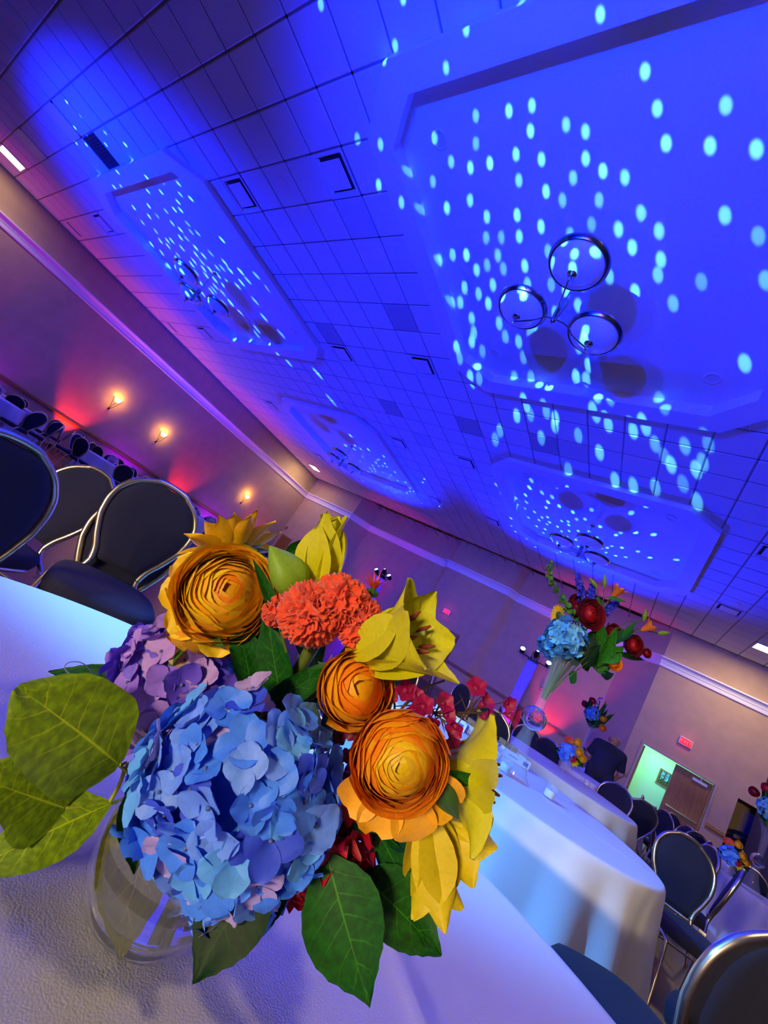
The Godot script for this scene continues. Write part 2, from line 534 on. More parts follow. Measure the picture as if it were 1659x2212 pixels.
func bars(g: Geo, r: Rect2, holes: Array) -> void:
	var rects := [r]
	for h: Rect2 in holes: rects = outside(rects, h)
	for q: Rect2 in rects: g.box(Vector3(q.position.x, CEIL + 0.014, q.position.y), Vector3(q.end.x, CEIL + 0.03, q.end.y))

func tile_into(g: Geo, r: Rect2, y: float) -> void:
	var b := minf(0.012, minf(r.size.x, r.size.y) * 0.3)
	var lo := r.grow(-b)
	var p := []
	for q: Rect2 in [lo, r]:
		p.append([q.position, Vector2(q.end.x, q.position.y), q.end, Vector2(q.position.x, q.end.y)])
	g.quad(lift(p[0][0], y + 0.0), lift(p[0][3], y + 0.0), lift(p[0][2], y + 0.0), lift(p[0][1], y + 0.0))
	for k in 4:
		var n := (k + 1) % 4
		g.quad(lift(p[0][k], y + 0.0), lift(p[0][n], y + 0.0), lift(p[1][n], y + 0.009), lift(p[1][k], y + 0.009))
		g.quad(lift(p[1][k], y + 0.009), lift(p[1][n], y + 0.009), lift(p[1][n], y + 0.024), lift(p[1][k], y + 0.024))
	g.quad(lift(p[1][0], y + 0.024), lift(p[1][1], y + 0.024), lift(p[1][2], y + 0.024), lift(p[1][3], y + 0.024))

func lift(v: Vector2, h: float) -> Vector3:
	return Vector3(v.x, h, v.y)

func tile_mesh(r: Rect2) -> ArrayMesh:
	var g := Geo.new(); tile_into(g, r, 0.0)
	return g.mesh()

# column, row of the ceiling grid and what hangs in that cell
const CEILING_CELLS := [[-4, 0, "vent"], [0, 0, "vent"], [-15, 0, "vent"], [-4, 6, "vent"], [-15, 6, "vent"], [0, 6, "vent"], [-4, 12, "vent"], [0, 12, "vent"], [-4, 18, "vent"], [-15, 12, "vent"], [-15, 18, "vent"], [0, 18, "vent"], [11, 12, "vent"], [11, 18, "vent"], [11, 6, "vent"],
	[-2, 0, "speaker"], [-2, 9, "speaker"], [11, 17, "speaker"],
	[-10, -2, "grille"], [-15, -3, "unlit"], [-11, -3, "unlit"],
	[-18, -3, "lit"], [-18, 21, "lit"], [13, 21, "lit"], [13, -3, "lit"]]

func build_ceiling_things() -> void:
	var lit_n := 0
	var names := {"vent": ["air_vent", "square ceiling air diffuser with open slot around its plate", "vent", "square air diffusers in the tiled ceiling"], "speaker": ["ceiling_speaker", "round flush loudspeaker grille in the tiled ceiling", "speaker", "round speakers in the tiled ceiling"]}
	for k in CEILING_CELLS:
		var m := cell(k[0] + 0.5, k[1] + 0.5)
		var p := Vector3(m.x, CEIL, m.y)
		match k[2]:
			"vent":
				var o := base(names.vent[0], names.vent[1], names.vent[2], p, 0.0, names.vent[3])
				var g := Geo.new(); var h := 0.298
				for s in 4:
					var xf := Transform3D(Basis(Vector3.UP, s * PI / 2), Vector3.ZERO)
					var q := [[h, 0.0], [0.255, -0.004], [0.225, 0.035]]
					for e in 2:
						g.quad(xf * Vector3(-q[e][0], q[e][1], q[e][0]), xf * Vector3(q[e][0], q[e][1], q[e][0]), xf * Vector3(q[e + 1][0], q[e + 1][1], q[e + 1][0]), xf * Vector3(-q[e + 1][0], q[e + 1][1], q[e + 1][0]))
				put("frame", g, mats.vent_metal, o)
				g = Geo.new(); g.box(Vector3(-0.28, 0.035, -0.28), Vector3(0.28, 0.05, 0.28))
				put("duct", g, mats.vent_dark, o)
				g = Geo.new(); g.rbox(Vector3(-0.19, -0.008, -0.19), Vector3(0.19, 0.006, 0.19), 0.006)
				put("plate", g, mats.vent_metal, o)
			"speaker":
				var o := base(names.speaker[0], names.speaker[1], names.speaker[2], p, 0.0, names.speaker[3])
				var g := Geo.new(); tile_into(g, Rect2(-0.2935, -0.2935, 0.587, 0.587), 0.0)
				put("panel", g, mats.ceiling_tile, o)
				g = Geo.new(); g.lathe([Vector2(0.0, -0.012), Vector2(0.1, -0.012), Vector2(0.125, -0.008), Vector2(0.13, 0.0)], 32)
				put("grille", g, mats.vent_metal, o)
			"grille":
				var o := base("return_grille", "dark open return air grille beside an octagonal coffer", "vent", p)
				var g := Geo.new(); g.box(Vector3(-0.29, 0.01, -0.29), Vector3(0.29, 0.02, 0.29))
				put("duct", g, mats.vent_dark, o)
				for s in 12:
					g = Geo.new(); g.box(Vector3(-0.28, -0.006, -0.006), Vector3(0.28, 0.006, 0.002), Transform3D(Basis(Vector3.RIGHT, 0.6), Vector3(0, 0, -0.27 + s * 0.049)))
					put("slat", g, mats.black_plastic, o)
			"unlit":
				var o := base("unlit_ceiling_light", "switched off square ceiling light panel, lighter than its tiles", "ceiling light", p, 0.0, "switched off ceiling lights")
				light_panel(o, mats.dark_panel)
			"lit":
				var text: String = ["lit square ceiling light at the wall with sconces, far from the corner", "lit square ceiling light in the corner past the wall sconces", "lit square ceiling light in front of the red exit sign", "lit square ceiling light over the bouquet table"][lit_n]
				var o := base("ceiling_light", text, "ceiling light", p, 0.0, "lit ceiling lights")
				light_panel(o, mats.lamp_panel)
				var l := AreaLight3D.new(); l.name = "glow"
				o.add_child(l)
				l.area_size = Vector2(0.54, 0.54); l.position = Vector3(0, -0.03, 0); l.rotation.x = -PI / 2
				l.light_color = Color(1.0, 0.88, 0.66); l.light_energy = [3.0, 4.5, 9.0, 6.0][lit_n]; l.shadow_enabled = true; l.area_range = 40.0; l.area_attenuation = 2.0
				lit_n += 1
	# recessed cans in the corners of every coffer
	for t: Vector2 in TRAYS:
		for s in 4:
			var o := base("recessed_light", "unlit round recessed downlight in a corner of an octagonal coffer", "ceiling light", Vector3(t.x + (1.6 if s & 1 else -1.6), CEIL + 0.09, t.y + (1.62 if s & 2 else -1.62)), 0.0, "recessed downlights in the coffers")
			var g := Geo.new()
			g.lathe([Vector2(0.105, 0.0), Vector2(0.105, -0.008), Vector2(0.085, -0.012), Vector2(0.08, -0.004)], 24)
			put("trim_ring", g, mats.plaster, o)
			g = Geo.new(); g.lathe([Vector2(0.08, -0.004), Vector2(0.07, -0.003), Vector2(0.06, -0.002), Vector2(0.0, -0.0015)], 24)
			put("reflector", g, mats.vent_metal, o)
	chandeliers()
	# two slot vents beside the wall
	for q in [Vector2(-18.36, 0.45), Vector2(-18.22, 6.38)]:
		var m := cell(q.x, q.y)
		var o := base("slot_vent", "narrow dark slot vent along the edge of the ceiling", "vent", Vector3(m.x, CEIL - 0.003, m.y), 0.0, "slot vents along the ceiling edge")
		var g := Geo.new(); g.box(Vector3(-0.07, -0.004, -0.25), Vector3(0.07, 0.003, 0.25)); put("frame", g, mats.vent_metal, o)
		g = Geo.new(); g.box(Vector3(-0.035, -0.006, -0.22), Vector3(0.035, -0.002, 0.22)); put("slot", g, mats.vent_dark, o)

func light_panel(o: Node3D, m: Material) -> void:
	var g := Geo.new()
	for s in 4:
		g.box(Vector3(-0.298, -0.01, 0.262), Vector3(0.298, 0.012, 0.298), Transform3D(Basis(Vector3.UP, s * PI / 2), Vector3.ZERO))
	put("frame", g, mats.vent_metal, o)
	g = Geo.new(); g.box(Vector3(-0.265, -0.006, -0.265), Vector3(0.265, 0.01, 0.265))
	put("diffuser", g, m, o)

# three shallow glass bowls in metal rims around a turned hub
func chandeliers() -> void:
	var first: Node3D
	var spots := ["pendant chandelier with three glass bowls nearest the bouquet table", "three bowl pendant chandelier nearest the dark return air grille", "pendant chandelier with three glass bowls in front of the light tower by the exit sign", "pendant chandelier with three glass bowls near the far corner of the sconce wall"]
	for n in 4:
		var t: Vector2 = TRAYS[n]
		var p := Vector3(t.x, CEIL + 0.09, t.y)
		if n > 0:
			copy(first, p, 0.0, spots[n]); continue
		var o := base("chandelier", spots[0], "chandelier", p, 0.0, "three bowl chandeliers in the coffers")
		first = o
		var g := Geo.new(); g.lathe([Vector2(0.0, -0.045), Vector2(0.03, -0.042), Vector2(0.06, -0.02), Vector2(0.065, 0.0)], 24)
		put("canopy", g, mats.nickel, o)
		g = Geo.new(); g.tube([Vector3(0, -0.03, 0), Vector3(0, -0.56, 0)], 0.011, 10)
		put("rod", g, mats.nickel, o)
		g = Geo.new(); g.lathe([Vector2(0.0, -0.955), Vector2(0.022, -0.95), Vector2(0.034, -0.93), Vector2(0.034, -0.915), Vector2(0.028, -0.905), Vector2(0.033, -0.9), Vector2(0.055, -0.62), Vector2(0.05, -0.6), Vector2(0.03, -0.57), Vector2(0.012, -0.55), Vector2(0.0, -0.55)], 24)
		put("hub", g, mats.nickel, o)
		for b in 3:
			var a := deg_to_rad([69.0, 189.0, 310.0][b])
			var d := Vector3(cos(a), 0, sin(a))
			var side := Vector3(-d.z, 0, d.x)
			var c := d * 0.55 + Vector3(0, -0.64, 0)
			g = Geo.new(); g.tube([d * 0.03 + Vector3(0, -0.88, 0), d * 0.14 + Vector3(0, -0.84, 0), d * 0.22 + side * 0.012 + Vector3(0, -0.855, 0), d * 0.3 + Vector3(0, -0.885, 0), d * 0.42 + Vector3(0, -0.885, 0), d * 0.55 + Vector3(0, -0.88, 0)], 0.009, 8)
			put("arm", g, mats.nickel, o)
			g = Geo.new(); g.lathe([Vector2(0.0, -0.915), Vector2(0.012, -0.91), Vector2(0.016, -0.895), Vector2(0.012, -0.88), Vector2(0.014, -0.83), Vector2(0.05, -0.815), Vector2(0.055, -0.805)], 16, d * 0.55)
			put("socket", g, mats.nickel, o)
			var prof := []
			for k in 11:
				var th := 1.25 * k / 10.0
				prof.append(Vector2(0.3 * sin(th) / sin(1.25), -0.81 + 0.15 * (1.0 - cos(th)) / (1.0 - cos(1.25))))
			g = Geo.new(); g.lathe(prof, 40, d * 0.55)
			put("bowl", g, mats.bowl_glass, o)
			g = Geo.new(); g.lathe([Vector2(0.285, -0.672), Vector2(0.3, -0.682), Vector2(0.312, -0.678), Vector2(0.316, -0.664), Vector2(0.324, -0.66), Vector2(0.328, -0.645), Vector2(0.335, -0.64), Vector2(0.335, -0.622), Vector2(0.325, -0.615), Vector2(0.295, -0.615), Vector2(0.285, -0.672)], 48, d * 0.55)
			put("rim", g, mats.nickel, o)

# ---------------------------------------------------------------- doors, signs
func leaf(parent: Node, x0: float, x1: float, z: float, bar: bool, closer: bool) -> void:
	var g := Geo.new(); g.rbox(Vector3(x0, 0.01, z - 0.02), Vector3(x1, 2.16, z + 0.025), 0.004)
	var d := put("door_leaf", g, mats.door_wood, parent)
	if bar:
		g = Geo.new(); g.rbox(Vector3(x0 + 0.08, 0.98, z + 0.04), Vector3(x1 - 0.06, 1.03, z + 0.075), 0.008)
		for s in [x0 + 0.1, x1 - 0.12]: g.box(Vector3(s, 0.985, z + 0.02), Vector3(s + 0.03, 1.025, z + 0.05))
		put("push_bar", g, mats.nickel, d)
	if closer:
		g = Geo.new(); g.rbox(Vector3(x1 - 0.48, 2.0, z + 0.025), Vector3(x1 - 0.12, 2.08, z + 0.07), 0.008)
		g.box(Vector3(x1 - 0.3, 2.08, z + 0.03), Vector3(x1 - 0.27, 2.15, z + 0.05))
		put("door_closer", g, mats.vent_metal, d)

func frame(parent: Node, x0: float, x1: float, z: float, m: Material) -> void:
	for q in [[x0 - 0.07, x0, 0.0, 2.25], [x1, x1 + 0.07, 0.0, 2.25], [x0, x1, 2.18, 2.25]]:
		var g := Geo.new(); g.rbox(Vector3(q[0], q[2], z - 0.03), Vector3(q[1], q[3], z + 0.025), 0.006)
		put("door_frame", g, m, parent)

func exit_sign(p: Vector3, label: String) -> void:
	var o := base("exit_sign", label, "sign", p)
	var g := Geo.new(); g.rbox(Vector3(-0.17, -0.11, 0.0), Vector3(0.17, 0.11, 0.06), 0.01)
	put("housing", g, mats.vent_metal, o)
	g = Geo.new(); g.box(Vector3(-0.145, -0.085, 0.055), Vector3(0.145, 0.085, 0.064))
	put("sign_face", g, mats.exit_face, o)
	var tm := TextMesh.new(); tm.text = "EXIT"; tm.font_size = 42; tm.pixel_size = 0.0032; tm.depth = 0.004
	var f := SystemFont.new(); f.font_names = PackedStringArray(["Droid Sans"]); f.font_weight = 700; tm.font = f
	put("sign_lettering", tm, mats.exit_letters, o, Transform3D(Basis(), Vector3(0, 0, 0.066)))
	var l := OmniLight3D.new(); l.name = "glow"; o.add_child(l)
	l.position = Vector3(0, 0, 0.12); l.light_color = Color(1, 0.1, 0.1); l.light_energy = 0.06; l.light_size = 0.08; l.shadow_enabled = true; l.omni_range = 30.0

func build_doors() -> void:
	var d := Node3D.new(); d.name = "door_1"; add_child(d); room(d)
	leaf(d, -7.67, -6.84, ZC + 0.38, true, true); leaf(d, -6.83, -6.0, ZC + 0.38, true, true)
	frame(d, -7.67, -6.0, ZC + 0.36, mats.door_wood)
	d = Node3D.new(); d.name = "door_2"; add_child(d); room(d)
	leaf(d, 1.76, 2.68, ZB - 0.1, true, true)
	frame(d, 0.88, 2.69, ZB, mats.door_frame)
	var g := Geo.new(); g.rbox(Vector3(0.9, 0.01, ZB - 1.08), Vector3(0.945, 2.16, ZB - 0.16), 0.004)
	put("door_leaf", g, mats.door_wood, d)
	d = Node3D.new(); d.name = "door_3"; add_child(d); room(d)
	leaf(d, -17.4, -16.55, ZB + 0.02, false, false); frame(d, -17.4, -16.55, ZB, mats.door_frame)
	d = Node3D.new(); d.name = "door_4"; add_child(d); room(d)
	leaf(d, -15.85, -14.92, ZB + 0.02, false, false); frame(d, -15.85, -14.92, ZB, mats.door_wood)
	exit_sign(Vector3(1.77, 2.84, ZB), "lit red exit sign above the half open double door")
	exit_sign(Vector3(-6.93, 2.86, ZC + 0.35), "lit red exit sign above the closed double door in the recess")
	# hallway behind the open leaf and dark alcove next to it
	g = Geo.new()
	g.box(Vector3(0.6, 0, -18.9), Vector3(3.12, 2.7, -18.7)); g.box(Vector3(0.6, 0, -18.9), Vector3(0.7, 2.7, ZB - 0.2)); g.box(Vector3(3.0, 0, -18.9), Vector3(3.12, 2.7, ZB - 0.2))
	room(put("wall_hallway", g, mats.hall_wall))
	g = Geo.new(); g.box(Vector3(0.6, 2.7, -18.9), Vector3(3.12, 2.8, ZB - 0.2))
	room(put("ceiling_hallway", g, mats.plaster))
	g = Geo.new()
	g.box(Vector3(3.12, 0, -18.9), Vector3(5.6, 2.5, -18.75)); g.box(Vector3(5.5, 0, -18.9), Vector3(5.6, 2.5, ZB - 0.2)); g.box(Vector3(3.12, 2.4, -18.9), Vector3(5.6, 2.5, ZB - 0.2)); g.box(Vector3(3.6, -0.2, -18.9), Vector3(5.6, 0.0, ZB))
	g.box(Vector3(XR + 0.3, 0, ZB - 0.2), Vector3(5.6, 2.5, ZB))
	room(put("wall_alcove", g, mats.wall_paint))
	# entrance foyer behind the camera, open to the hall and lit by three globe pendants
	g = Geo.new()
	g.box(Vector3(-2.3, 0, 9.0), Vector3(3.5, 3.0, 9.2)); g.box(Vector3(-2.3, 0, ZF + 0.3), Vector3(-2.1, 3.0, 9.0)); g.box(Vector3(3.3, 0, ZF + 0.3), Vector3(3.5, 3.0, 9.0))
	room(put("wall_foyer", g, mats.wall_paint))
	g = Geo.new(); g.box(Vector3(-2.3, -0.2, ZF + 0.3), Vector3(3.5, 0.0, 9.2)); room(put("floor_foyer", g, mats.floor_wood))
	g = Geo.new(); g.box(Vector3(-2.3, 3.0, ZF + 0.3), Vector3(3.5, 3.2, 9.2)); room(put("ceiling_foyer", g, mats.plaster))
	for k in 3:
		var fo := base("foyer_pendant", "white glass globe pendant lamp in the entrance foyer", "pendant lamp", Vector3([-0.35, 0.3, 0.95][k], 3.0, 8.2), 0.0, "globe pendants in the foyer")
		g = Geo.new(); g.tube([Vector3(0, 0, 0), Vector3(0, -1.1, 0)], 0.008, 6); put("rod", g, mats.nickel, fo)
		g = Geo.new(); g.ball(Vector3(0, -1.25, 0), Vector3.ONE * 0.16, 14); put("lamp_globe", g, mats.lamp_panel, fo)
		var fl := OmniLight3D.new(); fl.name = "glow"; fo.add_child(fl); fl.position = Vector3(0, -1.25, 0)
		fl.light_color = Color(1.0, 0.92, 0.8); fl.light_energy = 19.0; fl.light_size = 0.15; fl.shadow_enabled = true; fl.omni_range = 60.0
	var o := base("hallway_light", "bright ceiling light in the hallway behind the open door", "ceiling light", Vector3(1.5, 2.69, -17.8))
	g = Geo.new(); g.rbox(Vector3(-0.5, -0.05, -0.25), Vector3(0.5, 0.0, 0.25), 0.01)
	put("diffuser", g, mats.lamp_panel, o)
	var l := AreaLight3D.new(); l.name = "glow"; o.add_child(l); l.area_size = Vector2(1.0, 0.5); l.position = Vector3(0, -0.06, 0); l.rotation.x = -PI / 2
	l.light_color = Color(0.4, 1.0, 0.72); l.light_energy = 3.6; l.shadow_enabled = true; l.area_range = 30.0; l.area_attenuation = 2.0
	o = base("framed_picture", "small framed landscape print on the hallway wall", "picture", Vector3(1.9, 1.66, -18.7))
	for q in [[-0.27, -0.25, 0.27, -0.21], [-0.27, 0.21, 0.27, 0.25], [-0.27, -0.21, -0.23, 0.21], [0.23, -0.21, 0.27, 0.21]]:
		g = Geo.new(); g.rbox(Vector3(q[0], q[1], 0), Vector3(q[2], q[3], 0.03), 0.005); put("frame_side", g, mats.oak_trim, o)
	var im := Image.create(96, 80, false, Image.FORMAT_RGB8)
	var nz := FastNoiseLite.new(); nz.seed = 3; nz.frequency = 0.06
	for y in 80:
		for x in 96:
			var n := nz.get_noise_2d(x, y)
			var c := Color(0.16, 0.3, 0.55).lerp(Color(0.75, 0.9, 0.98), clampf(0.5 + n, 0, 1)) if y < 46 + n * 14.0 else Color(0.2, 0.22, 0.06).lerp(Color(0.42, 0.38, 0.16), clampf(0.5 + n, 0, 1))
			if (x % 26) < 6 and y < 58: c = Color(0.12, 0.14, 0.12).lerp(c, 0.2)
			im.set_pixel(x, y, c)
	var pm := mat("picture_print", Color.WHITE, 0.4); pm.albedo_texture = ImageTexture.create_from_image(im)
	g = Geo.new(); g.quad(Vector3(-0.23, 0.21, 0.012), Vector3(0.23, 0.21, 0.012), Vector3(0.23, -0.21, 0.012), Vector3(-0.23, -0.21, 0.012))
	put("print", g, pm, o)
	o = base("wall_strobe", "small fire alarm strobe on the recess wall beside the light tower", "alarm", Vector3(-2.45, 2.1, ZC))
	g = Geo.new(); g.rbox(Vector3(-0.06, -0.07, 0), Vector3(0.06, 0.07, 0.05), 0.01); put("body", g, mats.oak_trim, o)
	g = Geo.new(); g.rbox(Vector3(-0.035, -0.02, 0.045), Vector3(0.035, 0.02, 0.065), 0.005); put("lens", g, mats.vent_metal, o)
	o = base("wall_sensor", "small sensor box high in the corner past the sconces", "sensor", Vector3(XL + 0.18, 2.6, ZB))
	g = Geo.new(); g.rbox(Vector3(-0.06, -0.07, 0), Vector3(0.06, 0.07, 0.06), 0.01); put("body", g, mats.oak_trim, o)

# ---------------------------------------------------------------- stage lights, sconces, uplights
func build_party_lights() -> void:
	tower(Vector3(-2.4, 0, 1.6), Vector3(-2.107, CEIL, -4.1), "light tower with two blue floodlights standing behind the bouquet table", 165, 0)
	tower(Vector3(-11.0, 0, 1.5), Vector3(-11.05, CEIL, -4.1), "light tower with two blue floodlights across the dance floor", 110, 1)
	tower(Vector3(-2.75, 0, -15.5), Vector3(-2.107, CEIL, -10.6), "light tower with two blue floodlights behind the tall glass vase", 90, 2)
	tower(Vector3(-9.63, 0, -15.5), Vector3(-11.0, CEIL, -10.6), "light tower with two blue floodlights beside the closed double door", 60, 3)
	var n := 0
	for z in [-6.15, -8.2, -13.3]:
		var o := base("wall_sconce", ["lit wall sconce next to the orange glow on the wall", "lit wall sconce between two others", "lit wall sconce nearest the corner"][n], "sconce", Vector3(XL, 2.63, z), 0.0, "lit wall sconces")
		n += 1
		var g := Geo.new()
		g.lathe([Vector2(0.02, -0.06), Vector2(0.07, -0.03), Vector2(0.11, 0.03), Vector2(0.135, 0.09), Vector2(0.125, 0.09), Vector2(0.1, 0.03), Vector2(0.06, -0.02)], 24, Vector3(0.15, 0, 0))
		put("shade", g, mats.sconce_shade, o)
		for s in [-1.0, 0.0, 1.0]:
			g = Geo.new(); g.tube([Vector3(0.02, -0.4, 0), Vector3(0.07 + 0.05 * absf(s), -0.22, s * 0.07), Vector3(0.15 + 0.09 * (1.0 - absf(s)), 0.02, s * 0.14), Vector3(0.15, 0.1, s * 0.17)], 0.008, 6)
			put("bracket_arm", g, mats.dark_metal, o)
		g = Geo.new(); g.rbox(Vector3(0.0, -0.42, -0.03), Vector3(0.03, -0.34, 0.03), 0.006)
		put("wall_plate", g, mats.dark_metal, o)
		var l := OmniLight3D.new(); l.name = "glow"; o.add_child(l); l.position = Vector3(0.15, 0.04, 0)
		l.light_color = Color(1.0, 0.72, 0.3); l.light_energy = 0.5; l.light_size = 0.06; l.shadow_enabled = true; l.omni_range = 40.0
	uplight(Vector3(-17.2, 0, -5.4), Vector3(XL, 3.4, -5.5), Color(1.0, 0.22, 0.02), 10.0, "red uplight on the floor at the wall, left of the first sconce group")
	uplight(Vector3(-17.2, 0, -10.1), Vector3(XL, 3.4, -10.2), Color(1.0, 0.14, 0.05), 8.0, "red uplight on the floor at the wall between the second and third sconce")
	uplight(Vector3(-17.2, 0, -14.6), Vector3(XL, 3.4, -14.7), Color(1.0, 0.2, 0.05), 5.0, "red uplight on the floor at the wall past the third sconce")
	uplight(Vector3(-17.2, 0, -0.8), Vector3(XL, 3.4, -0.8), Color(0.9, 0.05, 0.4), 8.0, "pink uplight on the floor at the sconce wall across the dance floor")
	for z in [-2.6, -7.7, -12.3]:
		uplight(Vector3(-17.1, 0, z), Vector3(XL, 2.6, z), Color(0.5, 0.0, 1.0), 4.0, ["violet uplight on the floor beside the pink one", "violet uplight on the floor under the second sconce", "violet uplight on the floor under the third sconce"][int(-z / 5.0)])
	uplight(Vector3(-1.9, 0, ZC + 0.4), Vector3(-1.8, 3.6, ZC), Color(1.0, 0.14, 0.05), 9.0, "red uplight on the floor behind the light tower by the exit sign")
	uplight(Vector3(-11.2, 0, ZC + 0.4), Vector3(-11.2, 3.6, ZC), Color(0.8, 0.03, 0.3), 12.0, "pink uplight on the floor in the recess beside the closed double door")

func uplight(p: Vector3, aim: Vector3, col: Color, e: float, label: String) -> void:
	var o := base("uplight", label, "uplight", p, 0.0, "floor uplights along the walls")
	var g := Geo.new(); g.lathe([Vector2(0.0, 0.03), Vector2(0.08, 0.03), Vector2(0.085, 0.16), Vector2(0.07, 0.16), Vector2(0.07, 0.145), Vector2(0.0, 0.145)], 20)
	put("can", g, mats.black_plastic, o)
	g = Geo.new(); g.lathe([Vector2(0.068, 0.15), Vector2(0.05, 0.156), Vector2(0.0, 0.158)], 20)
	put("lens", g, mats.red_lens, o)
	g = Geo.new()
	for s in [-1, 1]: g.tube([Vector3(s * 0.09, 0.1, 0), Vector3(s * 0.1, 0.0, 0.05)], 0.008, 6)
	put("stand", g, mats.black_plastic, o)
	spot(o, p + Vector3(0, 0.19, 0), aim, 58.0 if col.b > 0.9 else 32.0, 0.7, col, e, 0.04)

# fabric-clad truss with a crossbar, two PAR cans, and an effect head that throws a fan of pencil beams
func tower(p: Vector3, aim: Vector3, label: String, beams: int, which: int) -> void:
	var to := Vector3(aim.x - p.x, 0, aim.z - p.z)
	var o := base("light_tower", label, "light tower", p, atan2(to.x, to.z), "light towers around the dance floor")
	var g := Geo.new(); g.rbox(Vector3(-0.35, 0, -0.35), Vector3(0.35, 0.03, 0.35), 0.01)
	put("base_plate", g, mats.dark_metal, o)
	g = Geo.new()
	for s in 4:
		var a := Vector3(0.15 if s & 1 else -0.15, 0.03, 0.15 if s & 2 else -0.15)
		var b := Vector3(0.15 if (s ^ (s >> 1)) & 1 else -0.15, 0.03, 0.15)
		g.tube([a, Vector3(a.x, 2.6, a.z)], 0.012, 6); b = b
	put("truss", g, mats.nickel, o)
	g = Geo.new()
	for s in 4:
		var xf := Transform3D(Basis(Vector3.UP, s * PI / 2), Vector3.ZERO)
		var rows := []
		for k in 5:
			var y := 0.04 + 2.54 * k / 4.0
			var w := 0.165
			rows.append(PackedVector3Array([xf * Vector3(-w, y, w), xf * Vector3(0, y, w), xf * Vector3(w, y, w)]))
		g.grid(rows, false, true)
	put("fabric_cover", g, mats.totem_cloth, o)
	g = Geo.new(); g.rbox(Vector3(-0.18, 2.6, -0.18), Vector3(0.18, 2.64, 0.18), 0.008); g.tube([Vector3(-0.5, 2.68, 0), Vector3(0.5, 2.68, 0)], 0.02, 8)
	g.box(Vector3(-0.03, 2.62, -0.03), Vector3(0.03, 2.69, 0.03))
	put("top_plate", g, mats.black_plastic, o)
	for c in [[0.45, Color(0.6, 0.0, 1.0), 0.6], [2.1, Color(0.0, 0.0, 1.0), 1.4]]:
		var l := OmniLight3D.new(); l.name = "glow"; o.add_child(l, true); l.position = Vector3(0, c[0], 0)
		l.light_color = c[1]; l.light_energy = c[2]; l.light_size = 0.05; l.shadow_enabled = true; l.omni_range = 30.0
	var lp := (aim - (p + Vector3(0, 2.87, 0))).normalized()
	for s in [-1.0, 1.0]:
		var at_ := Vector3(s * 0.45, 2.8, 0.05)
		var dir := o.transform.basis.inverse() * lp
		var xf := along(dir, Vector3(1, 0, 0), at_)
		g = Geo.new(); g.lathe([Vector2(0.0, -0.16), Vector2(0.06, -0.16), Vector2(0.085, -0.12), Vector2(0.09, 0.05), Vector2(0.1, 0.05), Vector2(0.1, 0.07), Vector2(0.085, 0.07), Vector2(0.085, 0.04), Vector2(0.0, 0.03)], 20, Vector3.ZERO, xf)
		var can := put("par_can", g, mats.black_plastic, o)
		g = Geo.new(); g.lathe([Vector2(0.085, 0.055), Vector2(0.05, 0.065), Vector2(0.0, 0.07)], 20, Vector3.ZERO, xf)
		put("lens", g, mats.par_lens, can)
		g = Geo.new(); g.tube([xf * Vector3(0.1, 0, 0), Vector3(s * 0.45 + 0.11, 2.68, 0), Vector3(s * 0.45 - 0.11, 2.68, 0), xf * Vector3(-0.1, 0, 0)], 0.007, 6)
		put("yoke", g, mats.black_plastic, can)
		var from: Vector3 = o.transform * (xf * Vector3(0, 0.09, 0))
		spot(o, from, from + lp, 50.0, 0.75, BLUE, 68.0 if which < 2 else 62.0, 0.05)
	if which == 0:
		# a third can turned down on the tables
		var tx := along(o.transform.basis.inverse() * (Vector3(-0.25, 0.45, -2.3) - (p + Vector3(0, 2.5, 0))), Vector3(1, 0, 0), Vector3(0, 2.5, 0.26))
		g = Geo.new(); g.lathe([Vector2(0.0, -0.12), Vector2(0.06, -0.1), Vector2(0.07, 0.05), Vector2(0.08, 0.06), Vector2(0.065, 0.06), Vector2(0.065, 0.03), Vector2(0.0, 0.02)], 20, Vector3.ZERO, tx)
		var low := put("par_can", g, mats.black_plastic, o)
		g = Geo.new(); g.lathe([Vector2(0.065, 0.045), Vector2(0.0, 0.055)], 20, Vector3.ZERO, tx)
		put("lens", g, mats.par_lens, low)
		var from: Vector3 = o.transform * (tx * Vector3(0, 0.08, 0))
		spot(o, from, Vector3(-0.25, 0.45, -2.3), 17.0, 0.6, Color(0.32, 0.62, 1.0), 42.0, 0.05)
	# effect head
	g = Geo.new(); g.rbox(Vector3(-0.12, 2.64, -0.12), Vector3(0.12, 2.74, 0.12), 0.02)
	put("head_base", g, mats.black_plastic, o)
	g = Geo.new()
	for s in [-1, 1]:
		g = Geo.new(); g.rbox(Vector3(s * 0.11 - 0.015, 2.74, -0.04), Vector3(s * 0.11 + 0.015, 2.92, 0.04), 0.006)
		put("yoke_arm", g, mats.black_plastic, o)
	var hx := along((o.transform.basis.inverse() * lp + Vector3(0, 0.5, 0)), Vector3(1, 0, 0), Vector3(0, 2.9, 0))
	g = Geo.new(); g.lathe([Vector2(0.0, -0.12), Vector2(0.07, -0.12), Vector2(0.085, -0.06), Vector2(0.08, 0.1), Vector2(0.055, 0.14), Vector2(0.045, 0.14), Vector2(0.045, 0.12), Vector2(0.0, 0.12)], 20, Vector3.ZERO, hx)
	var head := put("moving_head", g, mats.black_plastic, o)
	g = Geo.new(); g.lathe([Vector2(0.045, 0.128), Vector2(0.02, 0.136), Vector2(0.0, 0.138)], 16, Vector3.ZERO, hx)
	put("lens", g, mats.par_lens, head)
	var src: Vector3 = o.transform * (hx * Vector3(0, 0.16, 0))
	var r2 := RandomNumberGenerator.new(); r2.seed = 40 + which
	var hits := []
